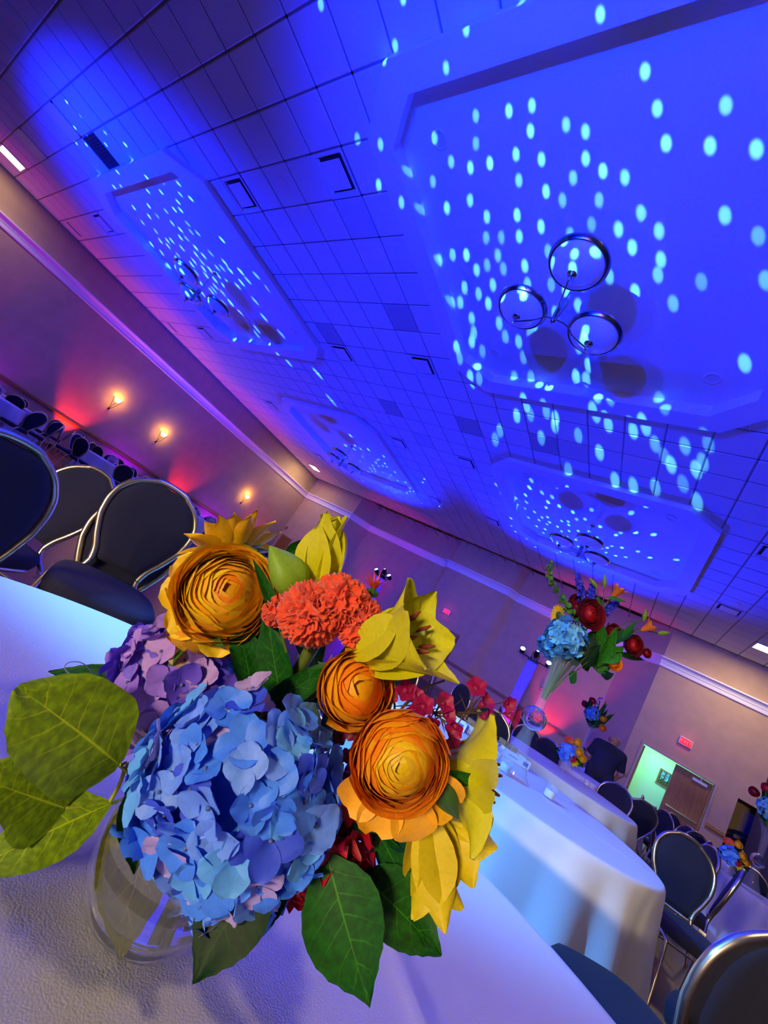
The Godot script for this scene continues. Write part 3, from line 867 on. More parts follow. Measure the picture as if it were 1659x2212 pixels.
	for k in beams:
		var t: Vector3
		for tries in 14:
			t = aim_point(which, k, r2)
			var free := true
			for p0: Vector3 in hits:
				if p0.distance_to(t) < 0.2: free = false
			if free: break
		hits.append(t)
		var d := src.distance_to(t)
		spot(o, src + (t - src).normalized() * 0.22, t, 0.6, 0.7, Color(0.42, 0.86, 1.0), (3.6 * d * d if which < 2 else 4.0 * d * d) * r2.randf_range(0.35, 1.0), 0.0)

# where on the ceiling one pencil beam of an effect head lands
func aim_point(which: int, k: int, r2: RandomNumberGenerator) -> Vector3:
	var t := Vector3.ZERO
	match which:
		0:
			if k < 105: t = Vector3(r2.randfn(-2.85, 0.8), CEIL + 0.09, r2.randfn(-3.1, 1.15))
			else: t = Vector3(r2.randf_range(-4.4, -0.1), CEIL + 0.05, r2.randf_range(-8.6, -2.2))
		1: t = Vector3(r2.randfn(-11.3, 0.8), CEIL + 0.09, r2.randfn(-3.3, 1.3))
		2: t = Vector3(r2.randfn(-2.7, 0.9), CEIL + 0.09, r2.randfn(-11.6, 1.1))
		3: t = Vector3(r2.randfn(-10.3, 0.9), CEIL + 0.09, r2.randfn(-12.2, 1.0))
	return t
# ---------------------------------------------------------------- tables and chairs
var chair0: Node3D
var chair_used := false

# outline of the balloon back: half width at a height 0..1 from waist to crown
func back_half(t: float) -> float:
	var k := [[0.0, 0.118], [0.1, 0.128], [0.25, 0.172], [0.42, 0.211], [0.58, 0.225], [0.72, 0.218], [0.84, 0.185], [0.92, 0.14], [0.97, 0.09], [1.0, 0.0]]
	for j in k.size() - 1:
		if t <= k[j + 1][0]:
			var u: float = (t - k[j][0]) / (k[j + 1][0] - k[j][0])
			return 0.89 * lerpf(k[j][1], k[j + 1][1], u)
	return 0.0

func back_at(x: float, t: float) -> Vector3:      # leans back as it rises
	return Vector3(x, 0.5 + 0.44 * t, -0.2 - 0.1 * t)

func make_chair() -> void:
	var o := base("banquet_chair", "", "chair")
	chair0 = o
	var g := Geo.new()
	# seat: rounded cushion
	var rows := []
	for lv in [[0.405, 0.9], [0.41, 0.97], [0.43, 1.0], [0.455, 1.0], [0.47, 0.96], [0.478, 0.86], [0.482, 0.6], [0.484, 0.0]]:
		var row := PackedVector3Array()
		for s in 32:
			var a := TAU * s / 32.0
			var e := pow(pow(absf(cos(a)), 3.4) + pow(absf(sin(a)), 3.4), -1.0 / 3.4)
			var w := 0.215 - 0.02 * (-sin(a) * 0.5 + 0.5)
			row.append(Vector3(cos(a) * e * w * lv[1], lv[0], sin(a) * e * 0.22 * lv[1] + 0.01))
		rows.append(row)
	g.grid(rows, true, true)
	put("seat", g, mats.chair_fabric, o)
	# padded back
	g = Geo.new()
	rows = []
	var outline := []
	for j in 40:
		var t := 0.03 + 0.94 * j / 39.0
		outline.append(t)
	for sgn in [1.0, -1.0]:
		rows = []
		for t in outline:
			var hw := maxf(0.0, back_half(t) - 0.012)
			var row := PackedVector3Array()
			for k in 13:
				var u := -1.0 + 2.0 * k / 12.0
				var edge := pow(maxf(0.0, 1.0 - pow(absf(u), 6.0)), 0.5) * pow(maxf(0.0, 1.0 - pow(absf(2.0 * (t - 0.03) / 0.94 - 1.0), 8.0)), 0.5)
				row.append(back_at(u * hw, t) + Vector3(0, 0, sgn * 0.022 * edge))
			rows.append(row)
		g.grid(rows, false, sgn > 0)
	put("backrest", g, mats.chair_fabric, o)
	# bent tube round the back, ending in the rear legs
	var path := []
	for j in 16:
		path.append(back_at(-back_half(j / 16.0 * 0.97), j / 16.0 * 0.97))
	for j in 13:
		var a := PI * (j + 0.0) / 12.0
		path.append(back_at(-cos(a) * 0.08, 0.97 + 0.035 * sin(a)))
	for j in 16:
		path.append(back_at(back_half((15 - j) / 16.0 * 0.97), (15 - j) / 16.0 * 0.97))
	g = Geo.new(); g.tube(smooth(path, 2), 0.014, 10)
	put("back_frame", g, mats.brass_chrome, o)
	for s in [-1.0, 1.0]:
		g = Geo.new(); g.tube(smooth([back_at(s * 0.105, 0.0), Vector3(s * 0.112, 0.46, -0.195), Vector3(s * 0.19, 0.4, -0.2), Vector3(s * 0.205, 0.36, -0.205), Vector3(s * 0.215, 0.0, -0.27)], 2), 0.0115, 8)
		put("leg", g, mats.brass_chrome, o)
		g = Geo.new(); g.tube(smooth([Vector3(s * 0.19, 0.405, -0.1), Vector3(s * 0.2, 0.4, 0.17), Vector3(s * 0.205, 0.36, 0.2), Vector3(s * 0.215, 0.0, 0.24)], 2), 0.0115, 8)
		put("leg", g, mats.brass_chrome, o)
		g = Geo.new(); g.rbox(Vector3(s * 0.195 - 0.012, 0.385, -0.215), Vector3(s * 0.195 + 0.012, 0.415, -0.16), 0.004)
		put("bracket", g, mats.brass_chrome, o)
	g = Geo.new(); g.tube([Vector3(-0.2, 0.3, -0.212), Vector3(0.2, 0.3, -0.212)], 0.007, 6)
	put("stretcher", g, mats.brass_chrome, o)

func smooth(p: Array, times: int) -> Array:
	for k in times:
		var q := [p[0]]
		for j in p.size() - 1:
			q.append(p[j].lerp(p[j + 1], 0.25)); q.append(p[j].lerp(p[j + 1], 0.75))
		q.append(p[-1])
		p = q
	return p

# a chair whose seat looks towards a point
func chair(x: float, z: float, face: Vector2, label: String, group := "", y := 0.0) -> Node3D:
	var turn := atan2(face.x - x, face.y - z)
	if not chair_used:
		chair_used = true
		chair0.position = Vector3(x, y, z); chair0.rotation.y = turn
		tag(chair0, label, "chair", group)
		return chair0
	var c := copy(chair0, Vector3(x, y, z), turn, label)
	if group != "": c.set_meta("group", group)
	elif c.has_meta("group"): c.remove_meta("group")
	return c

# white cloth down to the floor over a round table
func cloth(called: String, c: Vector2, r: float, label: String, folds: int, sd: int, creases: Array, fine := false) -> void:
	var g: Geo
	var rr := RandomNumberGenerator.new(); rr.seed = sd
	var n := 288 if fine else 128
	var ph := []; for k in 4: ph.append(rr.randf() * TAU)
	var rows := []
	var steps := 60 if fine else 10
	for j in steps:
		var row := PackedVector3Array()
		var rad := r * j / float(steps)
		for s in n:
			var a := TAU * s / n
			var p := Vector2(cos(a), sin(a)) * rad
			var h := 0.0
			for cr in creases:
				var d: float = (p - cr[0]).dot(cr[1])
				var along_: float = (p - cr[0]).dot(Vector2(-cr[1].y, cr[1].x))
				if along_ > cr[2] and along_ < cr[3]:
					h += cr[4] * exp(-absf(d) / 0.012) * smoothstep(cr[2], cr[2] + 0.1, along_) * (1.0 - smoothstep(cr[3] - 0.1, cr[3], along_))
			row.append(Vector3(p.x, 0.755 + h, p.y))
		rows.append(row)
	var amp := []
	for s in n:
		var a := TAU * s / n
		var w := 1.3 * pow(absf(sin(a * folds + ph[0] + 0.7 * sin(a * 3.0 + ph[1]))), 1.7) - 0.6 + 0.45 * sin(a * 5.0 + ph[2]) + 0.25 * sin(a * 23.0 + ph[3] + 2.0 * sin(a * 4.0))
		amp.append(w)
	for lv in [[0.0, 0.755, 0.0], [0.008, 0.751, 0.0], [0.013, 0.742, 0.02], [0.016, 0.72, 0.06], [0.018, 0.66, 0.16], [0.022, 0.55, 0.34], [0.028, 0.42, 0.55], [0.036, 0.28, 0.75], [0.045, 0.12, 0.92], [0.055, 0.005, 1.0]]:
		var row := PackedVector3Array()
		for s in n:
			var a := TAU * s / n
			var rad: float = r + lv[0] + 0.07 * lv[2] * (amp[s] + 0.6)
			row.append(Vector3(cos(a) * rad, lv[1], sin(a) * rad))
		rows.append(row)
	g = Geo.new(); g.grid(rows, true, false)
	var o := put(called, g, mats.tablecloth, null, Transform3D(Basis(), Vector3(c.x, 0, c.y)))
	tag(o, label, "tablecloth", "white floor length tablecloths")

const T1 := Vector2(-0.24, -0.36)
const T2 := Vector2(-0.38, -2.82)
const T3 := Vector2(-0.33, -5.35)

func ring(c: Vector2, r: float, angles: Array, label: String, group: String) -> void:
	for a in angles:
		var q := c + Vector2(cos(deg_to_rad(a)), sin(deg_to_rad(a))) * r
		chair(q.x, q.y, c, label, group)

func build_furniture() -> void:
	make_chair()
	cloth("tablecloth", T1, 0.745, "white cloth on the round table with the low bouquet", 9, 3, [[Vector2(0.28, -0.16), Vector2(-0.62, 0.785).normalized(), -0.45, 0.6, 0.006]], true)
	cloth("tablecloth", T2, 0.78, "white cloth on the round table with the tall trumpet vase", 8, 14, [[Vector2(0.2, 0.1), Vector2(0.2, 0.98), -0.6, 0.5, 0.004], [Vector2(0.0, 0.3), Vector2(0.98, 0.2), -0.5, 0.6, 0.004]], true)
	cloth("tablecloth", T3, 0.78, "white cloth on the round table with the second low bouquet", 9, 25, [])
	cloth("tablecloth", Vector2(-0.05, -8.1), 0.78, "white cloth on the round table in front of the standing person", 9, 31, [])
	cloth("tablecloth", Vector2(2.2, -7.0), 0.76, "white cloth on the round table in front of the dark alcove", 9, 36, [])
	cloth("tablecloth", Vector2(0.0, -10.75), 0.76, "white cloth on the round table the person bends over", 9, 38, [])
	cloth("tablecloth", Vector2(2.3, -10.2), 0.76, "white cloth on the round table in front of the half open door", 9, 37, [])
	# chairs beside the bouquet table, one of them set on another
	chair(-1.42, -0.56, Vector2(-0.47, -0.85), "navy banquet chair beside the bouquet table, next to the stacked pair")
	chair(-1.745, -1.035, Vector2(-0.83, -0.62), "lower chair of the stacked pair beside the bouquet table")
	chair(-1.72, -1.02, Vector2(-0.81, -0.61), "upper chair of the stacked pair beside the bouquet table", "", 0.13)
	chair(-2.36, -0.78, Vector2(-1.92, 0.12), "navy banquet chair standing behind the stacked pair")
	# chairs of the next table
	chair(0.335, -2.02, Vector2(-0.34, -2.76), "navy banquet chair between the bouquet table and the tall vase table")
	chair(0.72, -2.55, T2, "navy banquet chair beside the tall vase table, next to the gap between tables")
	chair(0.78, -4.1, Vector2(1.12, -3.16), "navy banquet chair with its back to the second low bouquet table")
	chair(-0.75, -3.92, T2, "navy banquet chair seen through the glass trumpet vase")
	ring(T2, 1.2, [215.0, 170.0], "navy banquet chair on the dance floor side of the tall vase table", "chairs at the tall vase table")
	ring(T3, 1.2, [10.0, -20.0, -65.0, -110.0, -155.0, 160.0], "navy banquet chair around the second low bouquet table", "chairs at the second low bouquet table")
	ring(Vector2(-0.05, -8.1), 1.2, [20.0, -25.0, -150.0, 160.0, 110.0, 65.0], "navy banquet chair around the table in front of the standing person", "chairs at the table before the standing person")
	ring(Vector2(2.2, -7.0), 1.2, [10.0, 55.0, 100.0, 190.0, 235.0, 280.0], "navy banquet chair around the table in front of the dark alcove", "chairs at the table before the dark alcove")
	ring(Vector2(2.3, -10.2), 1.2, [10.0, 55.0, 100.0, 145.0, 190.0, 235.0, 280.0], "navy banquet chair around the table in front of the half open door", "chairs at the table before the half open door")
	chair(1.55, -3.75, Vector2(2.6, -3.0), "navy banquet chair turned away from the tall vase table", "chairs by the side wall")
	chair(1.9, -4.3, Vector2(2.9, -3.6), "navy banquet chair turned away from the tall vase table", "chairs by the side wall")
	# tables across the dance floor
	var ords := ["first", "second", "third", "fourth"]
	for row in 2:
		for k in 4:
			var q: Vector2 = [[Vector2(-12.2, -11.7), Vector2(-12.2, -8.5), Vector2(-12.2, -5.3), Vector2(-11.9, -2.2)], [Vector2(-15.4, -13.8), Vector2(-15.4, -10.3), Vector2(-15.4, -6.9), Vector2(-15.4, -3.6)]][row][k]
			var which: String = ords[k] + " table from the far corner, row beside the " + ["dance floor", "sconce wall"][row]
			cloth("tablecloth", q, 0.76, "white cloth on the " + which, 8, 50 + k + 4 * row, [])
			ring(q, 1.13, [15.0, 60.0, 105.0, 150.0, 195.0, 240.0, 285.0, 330.0], "banquet chair at the " + which, "chairs at the " + which)

# ---------------------------------------------------------------- flower parts
# a blade from the origin along +y, its inner face towards +z; widths along its length; bend turns it away from +z
func blade(length: float, half: float, prof: Array, bend0: float, bend1: float, cup: float, ruffle := 0.0, nu := 7, nv := 10, sd := 0) -> Geo:
	var g := Geo.new()
	var rows := []
	var y := 0.0
	var z := 0.0
	var rr := RandomNumberGenerator.new(); rr.seed = sd
	var p0 := rr.randf() * TAU; var p1 := rr.randf() * TAU
	for j in nv:
		var t := float(j) / (nv - 1)
		var f := t * (prof.size() - 1); var q := mini(int(f), prof.size() - 2)
		var w: float = half * lerpf(prof[q], prof[q + 1], smoothstep(0.0, 1.0, f - q))
		var th := bend0 + bend1 * t
		if j > 0:
			y += cos(th) * length / (nv - 1); z -= sin(th) * length / (nv - 1)
		var row := PackedVector3Array()
		for k in nu:
			var u := -1.0 + 2.0 * k / (nu - 1)
			var lift := cup * w * u * u + ruffle * half * absf(u) * t * sin(p0 + u * 2.6 + t * 7.0 + signf(u) * p1)
			row.append(Vector3(u * w, y + sin(th) * lift, z + cos(th) * lift))
		rows.append(row)
	g.grid(rows, false, true)
	return g

const LANCE := [0.28, 0.55, 0.8, 0.95, 1.0, 0.95, 0.8, 0.55, 0.25, 0.02]
const LILY := [0.3, 0.55, 0.75, 0.9, 0.98, 1.0, 0.96, 0.85, 0.64, 0.36, 0.06]
const SPOON := [0.2, 0.4, 0.62, 0.82, 0.96, 1.0, 0.94, 0.75, 0.35]
const ROUND := [0.25, 0.62, 0.88, 1.0, 1.0, 0.9, 0.68, 0.3]
const OVATE := [0.06, 0.45, 0.75, 0.93, 1.0, 0.97, 0.88, 0.72, 0.5, 0.26, 0.02]

# where a blade stands in a flower whose axis is +y
func around(az: float, tilt: float, r := 0.0, y := 0.0) -> Transform3D:
	var rad := Vector3(cos(az), 0, sin(az))
	var up := Vector3.UP * cos(tilt) + rad * sin(tilt)
	var inn := -rad * cos(tilt) + Vector3.UP * sin(tilt)
	return Transform3D(Basis(up.cross(inn), up, inn), rad * r + Vector3(0, y, 0))

func tint(called: String, c: Color, rough := 0.55, back := 0.35) -> StandardMaterial3D:
	if mats.has(called): return mats[called]
	var m := mat(called, c, rough)
	m.backlight_enabled = true; m.backlight = Color(back, back, back)
	if not mats.has("mottle_tex"):
		mats["mottle_tex"] = noise_tex(0.03, [Color(0.9, 0.9, 0.9), Color(1, 1, 1), Color(0.97, 0.97, 0.97)], 256, 4, false, 1.0, 5)
	m.albedo_texture = mats.mottle_tex
	m.uv1_triplanar = true; m.uv1_scale = Vector3.ONE * 18.0
	m.rim_enabled = true; m.rim = 0.2; m.rim_tint = 0.6
	return m

# vein pattern of a leaf as a texture: u across, v from stalk to tip
func leaf_tint(called: String, body: Color, vein: Color, back := 0.3) -> StandardMaterial3D:
	if mats.has(called): return mats[called]
	var w := 192; var h := 384
	var im := Image.create(w, h, true, Image.FORMAT_RGB8)
	var nz := FastNoiseLite.new(); nz.seed = 9; nz.frequency = 0.03; nz.fractal_octaves = 4
	for y in h:
		for x in w:
			var u := absf(float(x) / (w - 1) * 2.0 - 1.0); var v := float(y) / (h - 1)
			var c := body.lerp(body.darkened(0.3), clampf(0.5 + nz.get_noise_2d(x, y) * 0.9, 0, 1))
			var s := 0.0
			s = maxf(s, 1.0 - u / (0.05 * (1.1 - v)))
			var ph := v * 6.5 - u * 1.3 * (1.0 - 0.25 * v) + 0.1 * nz.get_noise_2d(x * 0.5, y * 0.5) + (0.25 if x < w / 2 else 0.0)
			var d := absf(ph - roundf(ph))
			s = maxf(s, (1.0 - d / 0.055) * clampf(1.05 - u * 0.9, 0, 1) * 0.75)
			var ph2 := u * 7.0 + v * 9.0 + nz.get_noise_2d(x + 90, y) * 0.8
			s = maxf(s, (1.0 - absf(ph2 - roundf(ph2)) / 0.09) * 0.05)
			im.set_pixel(x, y, c.lerp(vein, clampf(s, 0, 1)))
	im.generate_mipmaps()
	var m := mat(called, Color.WHITE, 0.58)
	m.metallic_specular = 0.35
	m.albedo_texture = ImageTexture.create_from_image(im)
	m.backlight_enabled = true; m.backlight = Color(back, back, back)
	return m

func flower(called: String, label: String, category: String, p: Vector3, axis: Vector3, group := "", spin := 0.0) -> Node3D:
	var o := base(called, label, category, p, 0.0, group)
	var ref := Vector3(0.31, 0.2, 0.93) if absf(axis.normalized().dot(Vector3(0.31, 0.2, 0.93).normalized())) < 0.95 else Vector3.UP
	o.transform = along(axis, ref, p)
	o.transform.basis = o.transform.basis * Basis(Vector3.UP, spin)
	return o

# direction given in the picture: right, up, towards the viewer
func dirp(r: float, u: float, near: float) -> Vector3:
	return (RIGHT * r + UPV * u - FWD * near).normalized()

func stalk(o: Node3D, called: String, path: Array, r, m: Material) -> void:
	var inv := o.transform.affine_inverse()
	var q := []
	for p in path: q.append(inv * p)
	var g := Geo.new(); g.tube(smooth(q, 1), r, 7)
	put(called, g, m, o)

# a rose or ranunculus: petals wrapped like nested shells, their rims further out layer by layer
func cup_flower(o: Node3D, R: float, layers: int, per: int, cols: Array, tight: float, open: float, sd: int, high := 0.62) -> void:
	var rr := RandomNumberGenerator.new(); rr.seed = sd
	for i in layers:
		var f := (i + 0.5) / layers
		var r := R * (0.5 + tight * 0.4 + (0.5 - tight * 0.4) * f)
		var n := maxi(4, int(lerpf(4.0, per, f)))
		var top := lerpf(0.1, 1.25, pow(f, 0.8))
		var half := minf(1.5, PI / n * 1.7)
		var variants := []
		for v in 2:
			var g := Geo.new()
			var rows := []
			var ph := rr.randf() * TAU
			var nu := 11; var nv := 10
			for j in nv:
				var s := float(j) / (nv - 1)
				var row := PackedVector3Array()
				for k in nu:
					var u := -1.0 + 2.0 * k / (nu - 1)
					var th := lerpf(2.3, top * (1.0 + 0.07 * sin(ph + u * 4.0)) + 0.22 * pow(absf(u), 3.0), s)
					var flare := 1.0 + (0.1 + open * f * 2.0) * pow(s, 4.0) + 0.012 * sin(ph + u * 6.0) * s
					var a := u * half
					row.append(Vector3(cos(a) * sin(th), cos(th) * high * 1.15, sin(a) * sin(th)) * r * flare * (1.0 + 0.02 * u))
				rows.append(row)
			g.grid(rows, false, true)
			variants.append(g.mesh())
		var m: Material = cols[mini(cols.size() - 1, int(f * cols.size()))]
		var off := rr.randf() * TAU
		for k in n:
			put("petal", variants[k % 2], m, o, Transform3D(Basis(Vector3.UP, off + TAU * k / n + rr.randf_range(-0.12, 0.12)).scaled(Vector3.ONE * rr.randf_range(0.98, 1.02)), Vector3.ZERO))
	var core := Geo.new(); core.ball(Vector3.ZERO, Vector3(0.9, high * 1.04, 0.9) * R * (0.5 + tight * 0.4), 10)
	put("core", core, cols[0], o)

func lily(o: Node3D, L: float, half: float, tilt: float, bend: float, m: Material, sd: int, stamens := true) -> void:
	for k in 6:
		var inner := k % 2
		var w := half * (1.15 if inner else 0.85)
		var g := blade(L * (1.0 if inner else 1.03), w, LILY, -0.12, bend, 0.55, 0.1, 9, 16, sd + k)
		put("petal", g, m, o, around(TAU * k / 6.0, tilt, 0.006 if inner else 0.009, 0.0))
	if not stamens: return
	for k in 6:
		var a := TAU * (k + 0.5) / 6.0
		var d := Vector3(cos(a), 0, sin(a))
		var tip := Vector3(0, L * 0.72, 0) + d * L * 0.17
		var g := Geo.new(); g.tube(smooth([d * 0.003, Vector3(0, L * 0.35, 0) + d * L * 0.05, tip], 2), 0.0009, 5)
		var st := put("stamen", g, tint("filament", Color(0.8, 0.82, 0.3)), o)
		g = Geo.new(); g.tube([tip - (d * 0.4 + Vector3.UP) * 0.006, tip, tip + (d * 0.4 + Vector3.UP) * 0.008], [0.0012, 0.0026, 0.001], 7)
		put("anther", g, tint("anther", Color(0.55, 0.22, 0.06), 0.8, 0.0), st)
	var g2 := Geo.new(); g2.tube([Vector3.ZERO, Vector3(0, L * 0.7, 0), Vector3(0.002, L * 0.8, 0)], [0.0014, 0.0012, 0.0028], 6)
	put("pistil", g2, tint("filament", Color(0.8, 0.82, 0.3)), o)

func bud(o: Node3D, L: float, r: float, m: Material, ribs := 3) -> void:
	var prof := [0.35, 0.7, 0.92, 1.0, 0.96, 0.82, 0.6, 0.34, 0.05]
	for k in ribs:
		var g := Geo.new(); var rows := []
		for j in 13:
			var t := j / 12.0
			var f := t * 8.0; var q := mini(int(f), 7)
			var w: float = r * lerpf(prof[q], prof[q + 1], f - q)
			var row := PackedVector3Array()
			for s in 7:
				var u := -1.0 + 2.0 * s / 6.0
				var a := u * PI / ribs
				row.append(Vector3(cos(a), 0, sin(a)) * w * (1.0 - 0.16 * pow(absf(u), 1.5) + 0.05 * (1.0 - absf(u))) + Vector3(0, t * L, 0))
			rows.append(row)
		g.grid(rows, false, true)
		put("tepal", g, m, o, Transform3D(Basis(Vector3.UP, TAU * k / ribs), Vector3.ZERO))

func floret_mesh(key: String, s: float, sd: int) -> ArrayMesh:
	if shapes.has(key): return shapes[key]
	var rr := RandomNumberGenerator.new(); rr.seed = sd
	var all := Geo.new()
	for k in 4:
		var g := blade(s * rr.randf_range(0.9, 1.1), s * rr.randf_range(0.5, 0.62), ROUND, -0.15, rr.randf_range(0.15, 0.7), rr.randf_range(0.0, 0.35), 0.12, 7, 7, sd * 9 + k)
		var xf := around(TAU * k / 4.0 + rr.randf_range(-0.15, 0.15), rr.randf_range(1.05, 1.35), s * 0.05, rr.randf_range(0.0, 0.001))
		var b := all.v.size()
		for j in g.v.size(): all.pt(xf * g.v[j], g.t[j])
		for j in g.i: all.i.append(j + b)
	shapes[key] = all.mesh()
	return shapes[key]

# a ball of four-petalled florets; cut is the direction in which the stem leaves
func hydrangea(o: Node3D, rad: Vector3, n: int, s: float, cols: Array, sd: int, low := -0.35, mode := 0) -> void:
	var rr := RandomNumberGenerator.new(); rr.seed = sd
	var eye := Geo.new(); eye.ball(Vector3.ZERO, Vector3.ONE * s * 0.09, 4)
	var eye_m := eye.mesh()
	var em := tint("floret_eye", Color(0.35, 0.42, 0.62), 0.6, 0.0)
	for k in n:
		var y := 1.0 - (1.0 - low) * (k + 0.5) / n
		var ph := k * 2.399963 + rr.randf_range(-0.2, 0.2)
		var q := sqrt(maxf(0.0, 1.0 - y * y))
		var d := Vector3(cos(ph) * q, y, sin(ph) * q)
		var p := d * rad * rr.randf_range(0.9, 1.05)
		var nrm := (d / rad).normalized()
		nrm = (nrm + Vector3(rr.randfn(0, 0.28), rr.randfn(0, 0.28), rr.randfn(0, 0.28))).normalized()
		var ref := Vector3(0.3, 0.1, 0.9) if absf(nrm.dot(Vector3(0.3, 0.1, 0.9))) < 0.9 else Vector3.RIGHT
		var xf := along(nrm, ref, p)
		xf.basis = xf.basis * Basis(Vector3.UP, rr.randf() * TAU)
		xf.basis = xf.basis.scaled_local(Vector3.ONE * rr.randf_range(0.8, 1.12))
		var ci := rr.randi() % cols.size()
		if mode > 0: ci = floret_kind(mode, rr)
		var f := put("floret", floret_mesh("floret%d_%.3f" % [k % 4, s], s, 20 + k % 4), cols[ci], o, xf)
		put("eye", eye_m, em, f, Transform3D(Basis(), Vector3(0, s * 0.08, 0)))
	var g := Geo.new(); g.ball(Vector3(0, -0.0, 0), rad * 0.72, 10)
	put("core", g, cols[0], o)

# which of the floret colours comes next: mostly blues, a few blush ones; or lilacs with some cream
func floret_kind(mode: int, rr: RandomNumberGenerator) -> int:
	if mode == 1: return [0, 0, 3, 1, 0, 2, 3, 1, 0, 3, 1, 2, 0, 4][rr.randi() % 14]
	return [0, 3, 2, 0, 1, 2, 0, 3][rr.randi() % 8]

# a leaf from stalk to tip, both given as points in the room
func leaf_at(called: String, label: String, a: Vector3, b: Vector3, half: float, m: Material, roll: float, bend: float, fold: float, prof: Array, group: String, ruffle := 0.12, sd := 1, parent: Node3D = null) -> Node3D:
	var L := a.distance_to(b)
	var yv := (b - a).normalized()
	var zv := (EYE - (a + b) * 0.5).normalized().rotated(yv, roll)
	var xf := along(yv, zv, a)
	var g := blade(L * (1.0 + 0.15 * absf(bend)), half, prof, -bend * 0.5, bend, fold, ruffle, 11, 19, sd)
	if parent != null:
		return put(called, g, m, parent, parent.transform.affine_inverse() * xf)
	var o := base(called, label, "leaf", a, 0.0, group)
	o.transform = xf
	put("leaf_blade", g, m, o)
	g = Geo.new(); g.tube([Vector3(0, -0.02, -0.006), Vector3(0, 0.0, -0.001), Vector3(0, L * 0.45, -0.001 + sin(bend) * 0.0)], [0.0016, 0.0013, 0.0006], 6)
	put("leaf_stalk", g, tint("stalk_green", Color(0.35, 0.42, 0.08)), o)
	return o

# cockscomb crest: an egg folded into velvet ridges
func crest(o: Node3D, c: Vector3, rad: Vector3, sd: int, ridge: float, depth: float) -> void:
	var nz := FastNoiseLite.new(); nz.seed = sd; nz.frequency = 1.0; nz.noise_type = FastNoiseLite.TYPE_SIMPLEX_SMOOTH; nz.fractal_octaves = 1
	nz.domain_warp_enabled = false
	var nf := FastNoiseLite.new(); nf.seed = sd + 5; nf.frequency = 1.0; nf.fractal_octaves = 2
	var g := Geo.new(); var rows := []; var cols := []
	var nv := 110; var nu := 170
	for j in nv + 1:
		var th := PI * j / nv
		var row := PackedVector3Array(); var cr := []
		for k in nu:
			var ph := TAU * k / nu
			var d := Vector3(sin(th) * cos(ph), -cos(th), sin(th) * sin(ph))
			var p := d * rad / ridge
			var w := p + Vector3(nz.get_noise_3dv(p * 0.7 + Vector3(9, 0, 0)), nz.get_noise_3dv(p * 0.7 + Vector3(0, 9, 0)), nz.get_noise_3dv(p * 0.7 + Vector3(0, 0, 9))) * 0.9
			var n := absf(nz.get_noise_3dv(w))
			var e := 1.0 - clampf(n * 2.6, 0.0, 1.0)
			var fz := nf.get_noise_3dv(p * 9.0)
			row.append(c + d * (rad + Vector3.ONE * depth * (e - 0.6 + 0.1 * fz)))
			cr.append(Color(0.74, 0.05, 0.008).lerp(Color(0.9, 0.11, 0.02), clampf(0.5 + fz, 0, 1)))
		rows.append(row); cols.append(cr)
	g.grid(rows, true, true, cols)
	put("crest", g.mesh(true), mats.celosia, o)

